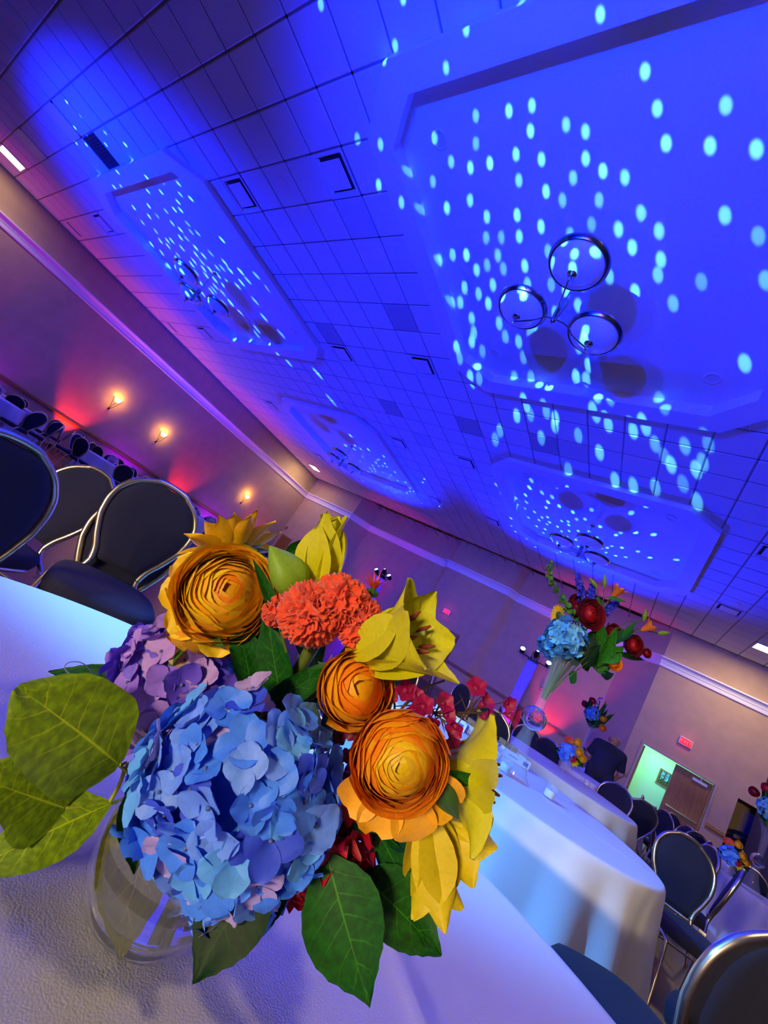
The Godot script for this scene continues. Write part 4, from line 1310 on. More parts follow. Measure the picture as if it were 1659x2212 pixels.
# ---------------------------------------------------------------- the low bouquet
func build_bouquet() -> void:
	var m := mat("celosia", Color.WHITE, 0.9); m.vertex_color_use_as_albedo = true; m.rim_enabled = true; m.rim = 0.8; m.rim_tint = 0.7
	var yel := tint("lily_yellow", Color(0.86, 0.84, 0.01)); var yel2 := tint("lily_deep", Color(0.9, 0.8, 0.01))
	var gold := tint("petal_gold", Color(1.0, 0.72, 0.03)); var amber := tint("petal_amber", Color(1.0, 0.58, 0.02)); var lemon := tint("petal_lemon", Color(0.98, 0.82, 0.08)); var sun := tint("petal_sun", Color(1.0, 0.76, 0.02))
	var stem := tint("stalk_green", Color(0.35, 0.42, 0.08)); var budg := tint("bud_green", Color(0.5, 0.66, 0.05)); var sep := tint("sepal_green", Color(0.2, 0.38, 0.04))
	var salal := leaf_tint("salal_leaf_face", Color(0.06, 0.36, 0.02), Color(0.3, 0.55, 0.08))
	var dark := leaf_tint("dark_leaf_face", Color(0.025, 0.2, 0.02), Color(0.1, 0.32, 0.05))
	var lime := leaf_tint("lime_leaf_face", Color(0.5, 0.64, 0.0), Color(0.76, 0.82, 0.06), 0.5)
	var foil := leaf_tint("olive_leaf_face", Color(0.4, 0.4, 0.06), Color(0.6, 0.55, 0.12), 0.4)
	var vc := Vector3(-0.255, 0.755, -0.36)
	# glass bowl with water
	var vase := base("glass_bowl_vase", "clear round glass vase holding the low bouquet", "vase", vc)
	var g := Geo.new()
	g.lathe([Vector2(0.0, 0.0), Vector2(0.044, 0.0), Vector2(0.052, 0.004), Vector2(0.066, 0.03), Vector2(0.071, 0.06), Vector2(0.067, 0.085), Vector2(0.055, 0.108), Vector2(0.05, 0.12), Vector2(0.053, 0.128), Vector2(0.05, 0.129), Vector2(0.047, 0.121), Vector2(0.052, 0.107), Vector2(0.064, 0.085), Vector2(0.068, 0.06), Vector2(0.063, 0.031), Vector2(0.05, 0.009), Vector2(0.0, 0.008)], 48)
	put("bowl", g, mats.pane_glass, vase)
	g = Geo.new(); g.lathe([Vector2(0.0, 0.0082), Vector2(0.05, 0.0092), Vector2(0.0628, 0.0312), Vector2(0.0676, 0.056), Vector2(0.0, 0.056)], 48)
	put("water", g, mats.water, vase)
	leaf_at("lining_leaf", "olive leaf folded inside the glass vase", vc + Vector3(-0.035, 0.1, 0.035), vc + Vector3(0.03, 0.012, 0.04), 0.03, foil, 0.2, 0.8, 0.3, OVATE, "leaves lining the vase", 0.1, 5)
	leaf_at("lining_leaf", "dull green leaf standing inside the glass vase", vc + Vector3(-0.04, 0.12, 0.0), vc + Vector3(-0.05, 0.02, 0.02), 0.032, foil, -0.4, 0.6, 0.3, OVATE, "leaves lining the vase", 0.1, 6)
	for k in 7:
		var a := k * 0.9
		var st := base("flower_stem", "green flower stem standing in the glass vase", "stem", vc, 0.0, "stems in the glass vase")
		g = Geo.new(); g.tube(smooth([Vector3(cos(a) * 0.03, 0.012, sin(a) * 0.03), Vector3(cos(a) * 0.01, 0.08, sin(a) * 0.01), Vector3(-cos(a) * 0.03, 0.17, -sin(a) * 0.03)], 1), 0.0032, 6)
		put("stem", g, stem, st)
	# hydrangeas
	var b1 := tint("floret_blue", Color(0.26, 0.54, 1.0)); var b2 := tint("floret_sky", Color(0.38, 0.7, 1.0)); var b3 := tint("floret_deep", Color(0.22, 0.34, 0.9)); var b4 := tint("floret_grey_blue", Color(0.42, 0.62, 1.0)); var b5 := tint("floret_blush", Color(0.74, 0.66, 0.88))
	var o := flower("hydrangea", "large blue hydrangea head in the low bouquet", "flower", at(515, 1695, 0.352), dirp(-0.12, -0.1, 1.0))
	hydrangea(o, Vector3(0.078, 0.06, 0.078), 112, 0.0195, [b1, b2, b3, b4, b5], 3, -0.3, 1)
	var low_h := flower("hydrangea", "blue hydrangea cluster drooping below the large head", "flower", at(508, 1862, 0.345), dirp(-0.05, -0.6, 0.8))
	hydrangea(low_h, Vector3(0.042, 0.038, 0.042), 32, 0.0195, [b1, b4, b4, b5], 8, -0.1)
	var p1 := tint("floret_lilac", Color(0.62, 0.46, 0.88)); var p2 := tint("floret_cream", Color(0.9, 0.78, 0.64)); var p3 := tint("floret_violet", Color(0.4, 0.3, 0.85)); var p4 := tint("floret_mauve", Color(0.72, 0.56, 0.86))
	o = flower("hydrangea", "lilac and cream hydrangea head behind the blue one", "flower", at(375, 1480, 0.455), dirp(-0.35, 0.25, 0.9))
	hydrangea(o, Vector3(0.066, 0.05, 0.066), 62, 0.02, [p1, p2, p3, p4, b3], 5, -0.25, 2)
	o = flower("hydrangea", "slate blue hydrangea head under the yellow rosebud", "flower", at(455, 1405, 0.5), dirp(0.1, 0.3, 0.9))
	hydrangea(o, Vector3(0.045, 0.04, 0.045), 34, 0.019, [b3, b4, p3, b1], 6, -0.2)
	# ranunculus and roses
	o = flower("ranunculus", "orange yellow ranunculus in front of the hanging lily", "flower", at(862, 1638, 0.335), dirp(0.06, 0.16, 1.0))
	cup_flower(o, 0.0365, 13, 7, [lemon, tint("petal_straw", Color(0.95, 0.76, 0.12)), lemon, gold, lemon, gold, amber, gold, amber, gold, amber, gold, amber], 0.12, 0.02, 21, 0.75)
	for k in 4:
		var a: float = [-2.4, -1.9, -1.35, -0.75][k]
		var bl := blade([0.036, 0.04, 0.046, 0.042][k], 0.019, SPOON, 0.1, 0.5, 0.3, 0.15, 9, 10, 70 + k)
		var axis_in: Vector3 = o.transform.basis.inverse() * (RIGHT * cos(a) + UPV * sin(a))
		put("petal", bl, gold, o, around(atan2(axis_in.z, axis_in.x), 1.25, 0.022, -0.008))
	stalk(o, "flower_stem", [at(862, 1640, 0.36), at(800, 1690, 0.4), vc + Vector3(0.01, 0.14, 0)], 0.0025, stem)
	o = flower("ranunculus", "large yellow ranunculus below the sunflower", "flower", at(488, 1285, 0.445), dirp(0.42, 0.42, 0.8))
	cup_flower(o, 0.0475, 13, 7, [gold, amber, gold, lemon, gold, lemon, gold, lemon, lemon, gold, lemon, gold, lemon], 0.15, 0.06, 22, 0.7)
	for k in 4:
		var a: float = [2.6, 3.2, 3.8, 4.5][k]
		var bl := blade(0.042, 0.02, SPOON, 0.0, 0.5, 0.3, 0.2, 9, 10, 80 + k)
		var axis_in: Vector3 = o.transform.basis.inverse() * (RIGHT * cos(a) + UPV * sin(a))
		put("petal", bl, lemon, o, around(atan2(axis_in.z, axis_in.x), 1.15, 0.022, -0.01))
	stalk(o, "flower_stem", [at(500, 1330, 0.46), at(560, 1450, 0.46), vc + Vector3(0.0, 0.14, 0)], 0.0025, stem)
	o = flower("rosebud", "pale yellow rosebud with green sepals under the yellow ranunculus", "flower", at(428, 1352, 0.44), dirp(-0.35, 0.75, 0.45))
	cup_flower(o, 0.028, 5, 4, [lemon, lemon, gold], 0.42, 0.0, 23, 1.0)
	for k in 5:
		put("sepal", blade(0.046, 0.0055, LANCE, 0.1, 0.9, 0.3, 0.2, 5, 9, k), sep, o, around(TAU * k / 5.0, 0.9, 0.012, -0.012))
	o = flower("rose", "golden yellow rose beside the open lily", "flower", at(765, 1488, 0.385), dirp(0.28, 0.4, 0.85))
	cup_flower(o, 0.0325, 7, 5, [gold, amber, gold, gold, sun], 0.36, 0.05, 24, 0.95)
	for k in 4: put("sepal", blade(0.03, 0.005, LANCE, 0.1, 0.7, 0.3, 0.2, 5, 8, k), sep, o, around(TAU * k / 4.0 + 0.4, 1.2, 0.012, -0.014))
	stalk(o, "flower_stem", [at(762, 1500, 0.405), at(720, 1600, 0.42), vc + Vector3(0.01, 0.14, 0)], 0.0026, stem)
	# carnation-like crimson bloom
	o = flower("carnation", "crimson ruffled carnation under the blue hydrangea", "flower", at(690, 1850, 0.368), dirp(0.1, -0.4, 0.9))
	var cr1 := tint("crimson", Color(0.78, 0.0, 0.16)); var cr2 := tint("crimson_deep", Color(0.6, 0.0, 0.1))
	for k in 58:
		var f := (k + 0.5) / 58.0
		put("petal", blade(0.055 * (0.55 + 0.45 * f), 0.0165, SPOON, 0.0, 0.25, 0.1, 0.75, 9, 8, k), cr1 if k % 3 else cr2, o, around(k * 2.4, 1.62 * pow(f, 0.8), 0.004, -0.012 * f))
	o = flower("carnation", "dark crimson bloom tucked under the yellow ranunculus", "flower", at(560, 1370, 0.475), dirp(0.0, 0.2, 1.0))
	for k in 30: put("petal", blade(0.03, 0.012, SPOON, 0.0, 0.25, 0.1, 0.6, 7, 7, k), cr2, o, around(k * 2.4, 1.5 * (k + 0.5) / 30.0, 0.003, 0.0))
	# lilies
	o = flower("lily", "open yellow lily with brown anthers", "flower", at(768, 1420, 0.395), dirp(0.8, 0.42, 0.35), "", 0.35)
	lily(o, 0.094, 0.03, 0.26, 0.6, yel, 30)
	stalk(o, "flower_stem", [at(768, 1420, 0.395), at(700, 1480, 0.42), vc + Vector3(0.01, 0.14, 0)], 0.0028, stem)
	o = flower("lily", "upright half closed yellow lily behind the cockscomb", "flower", at(683, 1300, 0.45), dirp(0.2, 1.0, 0.1), "", 0.2)
	lily(o, 0.095, 0.026, 0.12, 0.12, yel, 40, false)
	o = flower("lily", "drooping yellow lily with curled petals beside the ranunculus", "flower", at(935, 1650, 0.385), dirp(0.85, -0.2, 0.1), "", 0.6)
	lily(o, 0.072, 0.027, 0.42, 1.25, yel, 50)
	o = flower("lily", "yellow lily hanging down below the ranunculus", "flower", at(925, 1745, 0.37), dirp(0.05, -1.0, 0.15), "", 0.3)
	lily(o, 0.078, 0.023, 0.18, 0.35, yel2, 60, false)
	o = flower("lily", "small yellow lily with curled tips pointing away from the vase", "flower", at(945, 1775, 0.385), dirp(0.75, -0.55, 0.1), "", 0.1)
	lily(o, 0.05, 0.017, 0.35, 0.7, yel2, 64)
	o = flower("lily_bud", "plump green lily bud above the cockscomb", "bud", at(650, 1287, 0.425), dirp(-0.55, 0.95, 0.15))
	bud(o, 0.06, 0.02, budg)
	o = flower("lily_bud", "small dark green lily bud beside the ranunculus", "bud", at(940, 1675, 0.345), dirp(0.5, -0.85, 0.2))
	bud(o, 0.036, 0.0105, tint("bud_dark", Color(0.2, 0.36, 0.04)))
	# cockscomb
	o = flower("cockscomb", "orange red velvety cockscomb bloom", "flower", at(700, 1330, 0.4), dirp(0.1, 0.5, 0.9))
	var inv := o.transform.affine_inverse()
	crest(o, inv * at(672, 1325, 0.4), Vector3(0.031, 0.026, 0.03), 3, 0.0125, 0.0085)
	crest(o, inv * at(735, 1300, 0.405), Vector3(0.028, 0.024, 0.026), 4, 0.0125, 0.008)
	crest(o, inv * at(778, 1345, 0.4), Vector3(0.018, 0.018, 0.024), 5, 0.0115, 0.007)
	crest(o, inv * at(600, 1318, 0.41), Vector3(0.013, 0.014, 0.016), 6, 0.011, 0.006)
	stalk(o, "flower_stem", [at(690, 1370, 0.42), at(650, 1440, 0.43), vc + Vector3(0.0, 0.14, 0)], [0.009, 0.007, 0.006, 0.005], stem)
	# sunflower from behind
	o = flower("sunflower", "yellow sunflower seen from behind at the top of the bouquet", "flower", at(508, 1200, 0.5), dirp(-0.45, 0.75, -0.45))
	g = Geo.new(); g.lathe([Vector2(0.0, -0.012), Vector2(0.015, -0.01), Vector2(0.022, 0.0), Vector2(0.02, 0.006), Vector2(0.0, 0.008)], 20)
	put("disc", g, sep, o)
	for k in 22: put("petal", blade(0.046, 0.0115, LANCE, 0.0, [0.1, 0.3, -0.1][k % 3], 0.35, 0.15, 5, 10, k), sun, o, around(TAU * k / 22.0, 1.0 + 0.22 * (k % 2), 0.018, 0.001 * (k % 3)))
	for k in 13: put("sepal", blade(0.026, 0.006, LANCE, 0.1, 0.5, 0.2, 0.1, 5, 8, k), sep, o, around(TAU * k / 13.0, 1.45, 0.014, -0.006))
	stalk(o, "flower_stem", [at(524, 1210, 0.5), at(560, 1330, 0.49), vc + Vector3(0.0, 0.14, -0.01)], 0.0035, stem)
	# safflower
	o = flower("safflower", "spiky orange safflower beside the cockscomb", "flower", at(800, 1290, 0.43), dirp(0.3, 0.95, 0.0))
	bud(o, 0.012, 0.007, sep, 5)
	var saf := tint("safflower_orange", Color(0.93, 0.33, 0.02))
	for k in 40: put("petal", blade(0.016 + 0.006 * ((k * 7) % 5) / 5.0, 0.0009, LANCE, 0.0, 0.4, 0.0, 0.0, 3, 5, k), saf, o, around(k * 2.4, 0.85 * sqrt((k + 0.5) / 40.0), 0.002, 0.009))
	stalk(o, "flower_stem", [at(800, 1290, 0.43), at(760, 1400, 0.44), vc + Vector3(0.0, 0.14, 0)], 0.002, stem)
	# leaves
	var gl := "broad leaves round the low bouquet"
	leaf_at("salal_leaf", "large pointed green leaf hanging over the tablecloth", at(704, 1842, 0.345), at(795, 2165, 0.305), 0.0315, salal, 0.15, 0.25, 0.16, OVATE, gl, 0.1, 2)
	leaf_at("salal_leaf", "bright green leaf overlapping the large hanging leaf", at(775, 1885, 0.36), at(946, 2056, 0.335), 0.026, salal, -0.35, 0.35, 0.2, OVATE, gl, 0.12, 3)
	leaf_at("salal_leaf", "dark rounded leaf hanging beside the glass vase", at(575, 1850, 0.33), at(422, 2112, 0.29), 0.0285, dark, 0.25, 0.3, 0.15, OVATE, gl, 0.08, 4)
	leaf_at("salal_leaf", "short dark leaf behind the crimson carnation", at(605, 1830, 0.345), at(570, 2012, 0.325), 0.0175, dark, 0.4, 0.3, 0.2, OVATE, gl, 0.08, 5)
	leaf_at("salal_leaf", "dark leaf lying under the orange ranunculus", at(880, 1770, 0.365), at(672, 1738, 0.385), 0.017, dark, 0.3, 0.3, 0.2, OVATE, gl, 0.1, 6)
	leaf_at("salal_leaf", "narrow green leaf behind the hanging lily", at(812, 1788, 0.375), at(895, 1935, 0.37), 0.013, salal, 0.5, 0.2, 0.2, OVATE, gl, 0.1, 7)
	leaf_at("salal_leaf", "green leaf above the hanging lily petals", at(820, 1775, 0.38), at(905, 1830, 0.38), 0.016, salal, -0.5, 0.2, 0.2, OVATE, gl, 0.1, 8)
	leaf_at("salal_leaf", "dark leaf beside the vase under the hydrangea", at(300, 1680, 0.335), at(290, 1880, 0.305), 0.0145, dark, -0.2, 0.3, 0.2, OVATE, gl, 0.08, 9)
	leaf_at("salal_leaf", "green leaf with a pointed tip behind the lilac hydrangea", at(300, 1485, 0.47), at(112, 1452, 0.455), 0.0165, salal, 0.5, 0.3, 0.2, OVATE, gl, 0.1, 10)
	leaf_at("salal_leaf", "wavy green leaf beside the slate blue hydrangea", at(548, 1510, 0.42), at(508, 1330, 0.43), 0.0155, salal, 0.3, 0.4, 0.25, OVATE, gl, 0.4, 11)
	leaf_at("salal_leaf", "wavy green leaf below the cockscomb", at(612, 1530, 0.415), at(578, 1325, 0.42), 0.0185, salal, -0.3, 0.4, 0.25, OVATE, gl, 0.4, 12)
	leaf_at("salal_leaf", "slim green leaf against the yellow ranunculus", at(608, 1365, 0.405), at(548, 1212, 0.415), 0.0065, salal, 0.4, 0.4, 0.25, OVATE, gl, 0.1, 13)
	leaf_at("salal_leaf", "green leaf between the rose and the hydrangea", at(560, 1530, 0.405), at(738, 1425, 0.4), 0.0135, salal, 0.3, 0.3, 0.25, OVATE, gl, 0.3, 14)
	leaf_at("salal_leaf", "deep green leaf in the middle of the bouquet", at(600, 1560, 0.42), at(690, 1470, 0.43), 0.02, dark, -0.2, 0.3, 0.2, OVATE, gl, 0.2, 15)
	leaf_at("salal_leaf", "slim green leaf reaching over the drooping lily", at(925, 1670, 0.35), at(1062, 1690, 0.36), 0.0055, salal, 0.2, 0.3, 0.25, OVATE, gl, 0.1, 16)
	leaf_at("salal_leaf", "slim green leaf behind the upright lily", at(610, 1205, 0.46), at(675, 1165, 0.47), 0.009, salal, 0.2, 0.3, 0.25, OVATE, gl, 0.1, 17)
	for k in 9:
		leaf_at("filler_leaf", "dark leaf deep inside the low bouquet", at([640, 690, 560, 420, 330, 720, 780, 690, 500][k], [1560, 1600, 1620, 1600, 1560, 1700, 1640, 1450, 1480][k], 0.47), at([600, 770, 520, 350, 260, 800, 850, 640, 460][k], [1440, 1540, 1480, 1500, 1600, 1780, 1560, 1380, 1560][k], 0.44), 0.022, dark, 0.2 * (k - 4), 0.3, 0.2, OVATE, "leaves deep inside the bouquet", 0.2, 20 + k)
	# lime tulip tree leaves at the side
	var lobed := [0.3, 0.8, 0.98, 1.0, 0.92, 0.74, 0.62, 0.66, 0.74, 0.7, 0.52, 0.2]
	leaf_at("tulip_tree_leaf", "big lime green lobed leaf, the upper of three beside the vase", at(258, 1652, 0.36), at(48, 1492, 0.325), 0.042, lime, 0.2, 0.35, 0.12, [0.12, 0.62, 0.92, 1.0, 0.98, 0.94, 0.9, 0.82, 0.66, 0.42, 0.1], "lime leaves beside the vase", 0.12, 31)
	leaf_at("tulip_tree_leaf", "lime green lobed leaf, the middle of three beside the vase", at(142, 1746, 0.345), at(-45, 1680, 0.31), 0.03, lime, -0.1, 0.3, 0.15, lobed, "lime leaves beside the vase", 0.12, 32)
	leaf_at("tulip_tree_leaf", "long lime green leaf, the lowest of three beside the vase", at(240, 1735, 0.36), at(-70, 1885, 0.305), 0.026, lime, 0.35, 0.3, 0.15, OVATE, "lime leaves beside the vase", 0.12, 33)
	o = base("leaf_twig", "lime green twig carrying three lobed leaves", "twig", at(300, 1640, 0.39))
	var lo := o.transform.affine_inverse()
	g = Geo.new(); g.tube(smooth([lo * at(330, 1630, 0.42), lo * at(272, 1648, 0.372), lo * at(262, 1690, 0.365), lo * at(228, 1748, 0.36)], 2), 0.0017, 7)
	put("twig", g, tint("lime_stalk", Color(0.66, 0.68, 0.08)), o)
	g = Geo.new(); g.tube(smooth([lo * at(228, 1748, 0.36), lo * at(180, 1742, 0.352), lo * at(142, 1746, 0.345)], 2), 0.0013, 7)
	put("leaf_stalk", g, mats.lime_stalk, o)
	g = Geo.new(); g.tube(smooth([lo * at(272, 1648, 0.372), lo * at(262, 1652, 0.362), lo * at(258, 1652, 0.36)], 1), 0.0013, 7)
	put("leaf_stalk", g, mats.lime_stalk, o)
	# tendril
	o = base("tendril", "thin curled tendril standing behind the lime leaves", "tendril", at(180, 1470, 0.44))
	lo = o.transform.affine_inverse()
	g = Geo.new(); g.tube(smooth([lo * at(210, 1470, 0.46), lo * at(185, 1432, 0.45), lo * at(150, 1428, 0.445), lo * at(136, 1442, 0.44), lo * at(155, 1460, 0.44)], 2), 0.0006, 5)
	put("twig", g, tint("tendril_pale", Color(0.5, 0.5, 0.7)), o)
	waxflower()

func waxflower() -> void:
	var pink := tint("wax_pink", Color(0.62, 0.0, 0.3)); var wine := tint("wax_wine", Color(0.42, 0.0, 0.17)); var twig := tint("wax_twig", Color(0.33, 0.22, 0.06), 0.7, 0.0)
	var o := base("waxflower", "branching sprig of magenta waxflower", "flower", at(800, 1580, 0.4))
	var inv := o.transform.affine_inverse()
	var root := at(770, 1640, 0.42)
	var hubs := [at(860, 1540, 0.39), at(940, 1540, 0.385), at(1010, 1540, 0.395), at(840, 1490, 0.4), at(800, 1600, 0.4)]
	var lines := [[root, hubs[0], hubs[1], hubs[2]], [root, hubs[4], hubs[0], hubs[3]], [hubs[0], at(900, 1490, 0.4), at(960, 1470, 0.41)]]
	var ends := [[895, 1508, 0.38, 0], [914, 1527, 0.375, 1], [928, 1553, 0.375, 1], [962, 1545, 0.38, 1], [905, 1545, 0.372, 1], [1028, 1488, 0.4, 2], [1044, 1548, 0.4, 2], [1040, 1522, 0.4, 2], [975, 1592, 0.375, 1], [938, 1588, 0.375, 1], [985, 1568, 0.38, 2], [1093, 1516, 0.42, 2], [1098, 1544, 0.42, 2], [742, 1592, 0.385, 4], [760, 1622, 0.38, 4], [738, 1640, 0.385, 4], [772, 1572, 0.38, 4], [842, 1500, 0.385, 3], [876, 1492, 0.385, 3], [752, 1660, 0.385, 4], [955, 1520, 0.385, 1]]
	for l in lines:
		var q := []
		for p in l: q.append(inv * p)
		var g := Geo.new(); g.tube(smooth(q, 2), 0.0011, 6); put("twig", g, twig, o)
	var rr := RandomNumberGenerator.new(); rr.seed = 5
	for e in ends:
		var p := at(e[0], e[1], e[2])
		var h: Vector3 = hubs[e[3]]
		var d := (p - h).normalized()
		var g := Geo.new(); g.tube([inv * h, inv * (h.lerp(p, 0.5) + Vector3(0, 0.002, 0)), inv * p], [0.0008, 0.0006, 0.0005], 5); put("twig", g, twig, o)
		var axis := (d * 0.7 + dirp(rr.randf_range(-0.4, 0.4), rr.randf_range(-0.3, 0.5), 0.6)).normalized()
		var xf := along(axis, UPV + RIGHT * 0.2, inv * p)
		if not shapes.has("wax"):
			var all := Geo.new()
			for k in 5:
				var b := blade(0.0075, 0.0042, ROUND, -0.1, 0.3, 0.4, 0.1, 5, 5, k)
				var x := around(TAU * k / 5.0, 0.85, 0.002, 0.002)
				var n := all.v.size()
				for j in b.v.size(): all.pt(x * b.v[j], b.t[j])
				for j in b.i: all.i.append(j + n)
			all.lathe([Vector2(0.0005, -0.004), Vector2(0.0024, -0.001), Vector2(0.003, 0.0025), Vector2(0.0, 0.003)], 8)
			shapes["wax"] = all.mesh()
		put("blossom", shapes.wax, wine if e[3] == 4 else pink, o, xf * Transform3D(Basis().scaled(Vector3.ONE * rr.randf_range(0.9, 1.35)), Vector3.ZERO))
	# needle leaves
	for k in 46:
		var h: Vector3 = hubs[k % 5].lerp(hubs[(k + 1) % 3], rr.randf())
		var d := dirp(rr.randf_range(-0.6, 1.0), rr.randf_range(-0.5, 1.0), rr.randf_range(-0.3, 0.5))
		var g := Geo.new(); g.tube([inv * h, inv * (h + d * 0.011), inv * (h + d * 0.022)], [0.0005, 0.0007, 0.0002], 4, false)
		put("needle", g, twig, o)

# ---------------------------------------------------------------- things on the tables
func candle(p: Vector3, label: String) -> void:
	var o := base("votive_candle", label, "candle", p, 0.0, "unlit votive candles")
	var g := Geo.new(); g.lathe([Vector2(0.0, 0.0), Vector2(0.026, 0.0), Vector2(0.028, 0.003), Vector2(0.032, 0.068), Vector2(0.0305, 0.068), Vector2(0.027, 0.006), Vector2(0.0, 0.005)], 24)
	put("glass_cup", g, mats.pane_glass, o)
	g = Geo.new(); g.lathe([Vector2(0.0, 0.0062), Vector2(0.0262, 0.0065), Vector2(0.028, 0.04), Vector2(0.026, 0.042), Vector2(0.0, 0.041)], 24)
	put("wax", g, mats.wax, o)
	g = Geo.new(); g.tube([Vector3(0, 0.04, 0), Vector3(0.001, 0.05, 0)], 0.0008, 5)
	put("wick", g, mats.dark_metal, o)

func build_table_things() -> void:
	var y := 0.7575
	candle(Vector3(-0.457, y, -2.84), "white votive candle in a clear cup, beside the white card trays")
	candle(Vector3(-0.35, y, -2.56), "white votive candle in a clear cup, against the foot of the trumpet vase")
	candle(Vector3(-0.139, y, -2.8), "white votive candle in a clear cup, alone on the tall vase table")
	candle(Vector3(-0.02, y, -5.84), "white votive candle in a clear cup on the second low bouquet table")
	var n := 0
	for q in [[-0.83, -2.98, 0.35], [-0.66, -3.17, 0.62], [-0.46, -3.36, 0.75]]:
		var o := base("card_tray", ["white printed card tray nearest the dance floor", "white printed card tray in the middle of the row", "white printed card tray nearest the chair behind the vase"][n], "tray", Vector3(q[0], y, q[1]), q[2], "white card trays on the tall vase table")
		var w := 0.11; var d := 0.07; var h := 0.052; var t := 0.003
		for b in [[-w, 0, -d, w, t, d], [-w, t, -d, w, h, -d + t], [-w, t, d - t, w, h, d], [-w, t, -d + t, -w + t, h, d - t], [w - t, t, -d + t, w, h, d - t]]:
			var g := Geo.new(); g.box(Vector3(b[0], b[1], b[2]), Vector3(b[3], b[4], b[5])); put("card_side", g, mats.white_card, o)
		var g2 := Geo.new()
		g2.box(Vector3(0.055, 0.014, d), Vector3(0.095, 0.038, d + 0.0004)); put("printed_mark", g2, mats.blue_ink, o)
		g2 = Geo.new(); g2.box(Vector3(-0.07, 0.022, d), Vector3(0.01, 0.025, d + 0.0004)); put("printed_line", g2, mats.blue_ink, o)
		g2 = Geo.new(); g2.box(Vector3(-0.06, 0.028, d), Vector3(0.0, 0.031, d + 0.0004)); put("printed_line", g2, mats.blue_ink, o)
		var xf := o.transform
		for k in ([1, 4, 2][n] as int):
			var bx := base("favor_box", ["small brown card box alone in the first tray", "small brown card box in the middle tray", "small brown card box in the last tray"][n], "box", xf * Vector3(-0.075 + 0.05 * k, t + 0.001, -0.01 + 0.012 * (k % 2)), q[2] + 0.06 * (k % 3), "small brown boxes in the card trays")
			var g := Geo.new(); g.rbox(Vector3(-0.022, 0, -0.04), Vector3(0.022, 0.075, 0.04), 0.002); put("carton", g, mats.cardboard, bx)
			g = Geo.new(); g.rbox(Vector3(-0.0235, 0.062, -0.0415), Vector3(0.0235, 0.079, 0.0415), 0.002); put("lid", g, mats.cardboard, bx)
		n += 1
	# glassware on the far tables
	for q in [Vector2(-11.9, -2.2), Vector2(-12.2, -5.3), Vector2(-12.2, -8.5)]:
		for k in 3:
			var a: float = k * 2.1 + q.y
			var o := base("glass_bowl", "clear glass bowl with red petals on a table along the sconce wall", "bowl", Vector3(q.x + cos(a) * 0.3, y, q.y + sin(a) * 0.3), 0.0, "glass bowls on the tables along the sconce wall")
			var g := Geo.new(); g.lathe([Vector2(0.0, 0.0), Vector2(0.05, 0.0), Vector2(0.11, 0.06), Vector2(0.12, 0.12), Vector2(0.09, 0.18), Vector2(0.085, 0.18), Vector2(0.115, 0.12), Vector2(0.105, 0.062), Vector2(0.045, 0.006), Vector2(0.0, 0.006)], 24)
			put("bowl", g, mats.pane_glass, o)
			g = Geo.new(); g.ball(Vector3(0, 0.06, 0), Vector3(0.07, 0.04, 0.07), 8); put("petals", g, tint("crimson_deep", Color(0.6, 0.0, 0.1)), o)
	# covered cart in the alcove
	var c := base("covered_cart", "dark covered cart standing in the alcove", "cart", Vector3(3.9, 0, -17.6))
	var g3 := Geo.new(); g3.rbox(Vector3(-0.45, 0.1, -0.3), Vector3(0.45, 1.25, 0.3), 0.05); put("cover", g3, mats.chair_fabric, c)
	g3 = Geo.new(); g3.tube(smooth([Vector3(-0.45, 1.15, 0.3), Vector3(-0.45, 1.45, 0.2), Vector3(0.45, 1.45, 0.2), Vector3(0.45, 1.15, 0.3)], 2), 0.05, 8); put("handle", g3, mats.chair_fabric, c)
	for s in 4:
		g3 = Geo.new(); g3.ball(Vector3(0.38 if s & 1 else -0.38, 0.05, 0.24 if s & 2 else -0.24), Vector3(0.03, 0.05, 0.05), 6); put("wheel", g3, mats.black_plastic, c)

# ---------------------------------------------------------------- trumpet vases and their flowers
func trumpet(p: Vector3, label: String) -> void:
	var o := base("trumpet_vase", label, "vase", p, 0.0, "tall glass trumpet vases")
	var g := Geo.new(); g.lathe([Vector2(0.112, 0.0), Vector2(0.115, 0.004), Vector2(0.09, 0.03), Vector2(0.06, 0.1), Vector2(0.042, 0.17), Vector2(0.033, 0.225), Vector2(0.034, 0.25)], 40)
	put("foot", g, mats.pane_glass, o)
	g = Geo.new(); g.lathe([Vector2(0.112, 0.0), Vector2(0.06, 0.0015), Vector2(0.0, 0.002)], 40)
	put("foot_plate", g, mats.pane_glass, o)
	g = Geo.new(); g.ball(Vector3(0, 0.312, 0), Vector3(0.068, 0.064, 0.068), 18)
	put("ball", g, mats.solid_glass, o)
	g = Geo.new(); g.ball(Vector3(0, 0.312, 0), Vector3(0.062, 0.058, 0.062), 18)
	for k in range(0, g.i.size(), 3):
		var w := g.i[k]; g.i[k] = g.i[k + 1]; g.i[k + 1] = w
	put("ball_hollow", g, mats.solid_glass, o)
	g = Geo.new(); g.lathe([Vector2(0.026, 0.372), Vector2(0.027, 0.42), Vector2(0.03, 0.48), Vector2(0.038, 0.55), Vector2(0.052, 0.62), Vector2(0.072, 0.67), Vector2(0.095, 0.7)], 40)
	put("trumpet", g, mats.pane_glass, o)

